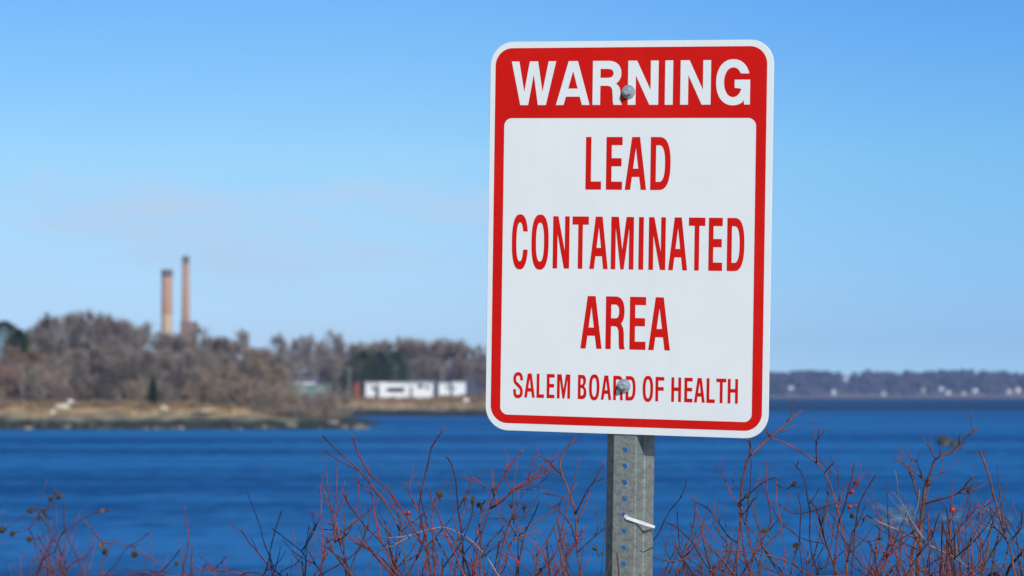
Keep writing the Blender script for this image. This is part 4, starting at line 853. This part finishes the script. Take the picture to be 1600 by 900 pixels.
def rose_bush(key):
    random.seed(1000+ord(key)); px, Y, lab = BUSH[key]; gx = (px-800)/F*Y
    base = Vector((gx, Y, bank_z(gx, Y))); e = empty('rose_bush', base, lab, 'bush', 'wild rose bushes on the bank')
    done = []   # (photo points, 3d points, stem mesh builder)
    loc = lambda v: v-base
    extra = {}
    def knobby(mb, pts, r0, r1, k=6):
        """smooth, resample and knot a cane"""
        P = [Vector(p) for p in pts]; out = []
        for i in range(len(P)-1):
            a, b, c, d = P[max(i-1, 0)], P[i], P[i+1], P[min(i+2, len(P)-1)]; n = max(2, int((c-b).length/.012))
            for j in range(n):
                t = j/n; out.append(.5*(2*b+(c-a)*t+(2*a-5*b+4*c-d)*t*t+(3*b-a-3*c+d)*t**3))
        out.append(P[-1]); n = len(out); L_ = [0]
        for i in range(1, n): L_.append(L_[-1]+(out[i]-out[i-1]).length)
        nxt = random.uniform(.01, .04); rads = []; zig = Vector((random.gauss(0, 1), random.gauss(0, 1), random.gauss(0, 1)))
        for i in range(n):
            t = L_[i]/max(L_[-1], 1e-6); r = r0+(r1-r0)*t
            if L_[i] > nxt: r *= 1.28; nxt = L_[i]+random.uniform(.022, .055)
            rads.append(r); out[i] = out[i]+Vector((pnoise(out[i]*28+zig), pnoise(out[i]*28-zig), pnoise(out[i]*25+zig*2)))*.0022
        mb.tube([loc(p) for p in out], rads, k, .10)
        # buds and thorns
        for i in range(2, n-1, 3):
            if random.random() < .35:
                a = Vector((random.gauss(0, 1), random.gauss(0, 1), random.gauss(0, 1)+.4)).normalized(); q = out[i]
                mb.tube([loc(q), loc(q+a*(rads[i]*2.2+.0015))], [rads[i]*.7, rads[i]*.15], 4)
        return out
    def twigs(mb, out, n, r, lmax):
        for _ in range(n):
            i = min(len(out)-1, random.randrange(max(1, len(out)//4), max(2, len(out)-1, len(out)//4+1))); t = (out[min(i+1, len(out)-1)]-out[i-1]).normalized()
            a = t.cross(Vector((random.gauss(0, 1), random.gauss(0, 1), random.gauss(0, 1)))).normalized(); dd = (t*.75+a*random.uniform(.5, 1.0)+Vector((0, 0, .25))).normalized()
            ln = random.uniform(.03, lmax); p = out[i]
            e_ = p+dd*ln-CAM; fw_ = e_.y*math.cos(PITCH)+e_.z*math.sin(PITCH)
            if key in 'efgh' and 450-F*(-e_.y*math.sin(PITCH)+e_.z*math.cos(PITCH))/fw_ < 705: continue
            q = p+dd*ln*.5+Vector((random.gauss(0, .006), random.gauss(0, .006), 0)); s_ = q+(dd+Vector((0, 0, .35))).normalized()*ln*.5
            o2 = knobby(mb, [p, q, s_], r, r*.55, 4)
    for bu, mt, w, P in S:
        if bu != key: continue
        best = None
        for pp, q3, mb0, Q in done:
            for (x, y), v in zip(Q, q3):
                dd = math.hypot(x-P[0][0], y-P[0][1])
                if best is None or dd < best[0]: best = (dd, v, mb0)
        child = best and best[0] < 9 and P[0][1] < 885
        px2m = Y/F
        if child:
            y0 = best[1].y; dep = random.uniform(-.10, .10); pts = [at(x, y, y0+dep*i/max(1, len(P)-1)) for i, (x, y) in enumerate(P)]; pts[0] = best[1]; mb0 = best[2]
            r0, r1 = w*px2m*.38, w*px2m*.22
            extra_ = pts
        else:
            y0 = Y+random.uniform(-.18, .18 if Y > 4.65 or Y < 4.4 else .06); dep = random.uniform(-.15, .10); pts = [at(x, y, y0+dep*i/max(1, len(P)-1)) for i, (x, y) in enumerate(P)]
            f0 = pts[0]; foot = base+Vector((max(-.22, min(.22, (f0.x-base.x)*.45)), random.uniform(-.1, .1)+(y0-Y)*.4, -.03))
            tang = (pts[0]-pts[1]).normalized(); tang.z = min(tang.z, -.35); q1 = f0+tang.normalized()*min(.16, (f0-foot).length*.2); mid = q1.lerp(foot, .5); mid.x += (q1.x-f0.x)*.5
            extra_ = [foot, mid, q1] + pts; mb0 = MB(); r0, r1 = w*px2m*.50, w*px2m*.22
            done_m = (mb0, mt); extra.setdefault('m', []).append(done_m)
        out = knobby(mb0, extra_, r0, r1)
        # record for attachment of later side shoots
        Q = []
        for v in out:
            c = v-CAM; fw_ = c.y*math.cos(PITCH)+c.z*math.sin(PITCH); upv = -c.y*math.sin(PITCH)+c.z*math.cos(PITCH); Q.append((800+F*c.x/fw_, 450-F*upv/fw_))
        done.append((P, out, mb0, Q))
        twigs(mb0, out[len(out)//3:], int(1+len(P)*.35), w*px2m*.22, .05)
    for mb0, mt in extra.get('m', []): mb0.build('cane', M[mt], e, True)
    # the low tangle of canes, its shade painted with the darker bark
    cnt = {'a': 17, 'b': 7, 'c': 5, 'd': 6, 'e': 13, 'f': 9, 'g': 10, 'h': 9, 'i': 13, 'j': 14, 'k': 17, 'l': 15, 'm': 18, 'n': 15}[key]
    half = {'a': 90, 'b': 90, 'c': 70, 'd': 60, 'e': 90, 'f': 60, 'g': 70, 'h': 60, 'i': 60, 'j': 80, 'k': 90, 'l': 70, 'm': 90, 'n': 70}[key]
    hi = {'a': 815, 'b': 850, 'c': 875, 'd': 865, 'e': 815, 'f': 810, 'g': 825, 'h': 820, 'i': 815, 'j': 800, 'k': 795, 'l': 800, 'm': 800, 'n': 800}[key]
    mbs = {d_: MB(), r_: MB(), b_: MB()}
    for i in range(cnt):
        mt = random.choice((d_, d_, d_, r_, b_) if px > 1000 else (r_, d_, d_, b_)); tx = px+random.uniform(-half, half); ty = hi+(905-hi)*random.random()**1.3; yy = Y+random.uniform(-.35, .45 if key not in 'efgh' else .12)
        tip = at(tx, ty, yy); foot = base+Vector((random.uniform(-.18, .18), random.uniform(-.15, .15), -.03)); lean = random.gauss(0, .13); m1 = foot.lerp(tip, .55)+Vector((lean, random.gauss(0, .04), .10)); m2 = foot.lerp(tip, .82)+Vector((lean*.6+random.gauss(0, .02), random.gauss(0, .03), .03))
        out = knobby(mbs[mt], [foot, m1, m2, tip], random.uniform(.0026, .0042), .0011, 5)
        up_ = out[int(len(out)*.6):]
        twigs(mbs[mt], up_, 7, .0010, .14)
    for mt, mb0 in mbs.items():
        if mb0.v: mb0.build('twigs', M[mt], e, True)
    def near(x, y):
        best = (1e9, None)
        for P, out, mb0, Q in done:
            for (a, b), v in zip(Q, out):
                q = math.hypot(a-x, b-y)
                if q < best[0]: best = (q, v)
        return best
    for bu, T, x, y, dia in HIPS:
        if bu != key: continue
        X = T(x, y); q, v = near(*X); p = at(X[0], X[1], v.y-.004); r = dia*Y/F/2; mb0 = MB()
        mb0.lathe([(r*.25, r*1.0), (r*.75, r*.72), (r, r*.1), (r*.9, -r*.45), (r*.5, -r*.95), (r*.2, -r*1.05)], 14, Matrix.Translation(loc(p)))
        for j in range(5):
            a = 6.283*j/5; mb0.tube([loc(p)+Vector((0, 0, -r)), loc(p)+Vector((math.cos(a)*r*.5, math.sin(a)*r*.5, -r*1.6))], [r*.14, r*.03], 4)
        mb0.tube([loc(p)+Vector((0, 0, r*.9)), loc(v)+Vector((0, 0, r*1.2)), loc(v)], [.0007]*3, 4)
        mb0.build('rose_hip', M['hip'], e, True)
    for bu, T, x, y, dia in SEEDS:
        if bu != key: continue
        X = T(x, y); q, v = near(*X); p = at(X[0], X[1], v.y-.003); r = dia*Y/F/2; mb0 = MB(); mb0.blob(loc(p), (r, r, r*.9), x, 1, .7)
        for j in range(9):
            a = Vector((random.gauss(0, 1), random.gauss(0, 1), random.gauss(0, 1))).normalized(); mb0.tube([loc(p), loc(p)+a*r*1.55], [r*.2, r*.06], 4)
        mid = p.lerp(v, .5)+Vector((0, 0, -.01)); mb0.tube([loc(p), loc(mid), loc(v)], [.0009]*3, 4)
        mb0.build('seed_head', M['seed'], e)
    for bu, T, x, y, dia in LEAVES:
        if bu != key: continue
        X = T(x, y); q, v = near(*X); p = at(X[0], X[1], v.y-.003); r = dia*Y/F/2; mb0 = MB()
        for j in range(3):
            a = Vector((random.gauss(0, 1), random.gauss(0, .6), random.gauss(0, 1))).normalized(); b = a.cross(Vector((.3, 1, .2))).normalized(); n_ = a.cross(b)*.3
            c = loc(p); o_ = [c-a*r, c-a*r*.3+b*r*.6+n_*r, c+a*r*.5+b*r*.4+n_*r, c+a*r*1.2, c+a*r*.5-b*r*.4+n_*r, c-a*r*.3-b*r*.6+n_*r]
            mb0.add(o_ + [q_+Vector((0, .0006, 0)) for q_ in o_], [(0, 1, 2, 3), (0, 3, 4, 5), (9, 8, 7, 6), (11, 10, 9, 6)])
        mb0.tube([loc(p), loc(v)], [.0008]*2, 4); mb0.build('withered_leaf', M['leaf'], e)
for key in BUSH: rose_bush(key)

# ------------------------------------------------------------------ air
hz = MB(); hz.box((0, 1650, 29), (3100, 3420, 68))
hm = bpy.data.materials.new('sea_haze'); hm.use_nodes = True; hn = hm.node_tree.nodes; hl = hm.node_tree.links
for n in list(hn):
    if n.type == 'BSDF_PRINCIPLED': hn.remove(n)
pv = hn.new('ShaderNodeVolumePrincipled'); pv.inputs['Color'].default_value = (.30, .50, 1, 1); pv.inputs['Density'].default_value = .00016; pv.inputs['Anisotropy'].default_value = 0
hl.new(pv.outputs[0], hn['Material Output'].inputs['Volume'])
tag(hz.build('haze', hm), kind='stuff')
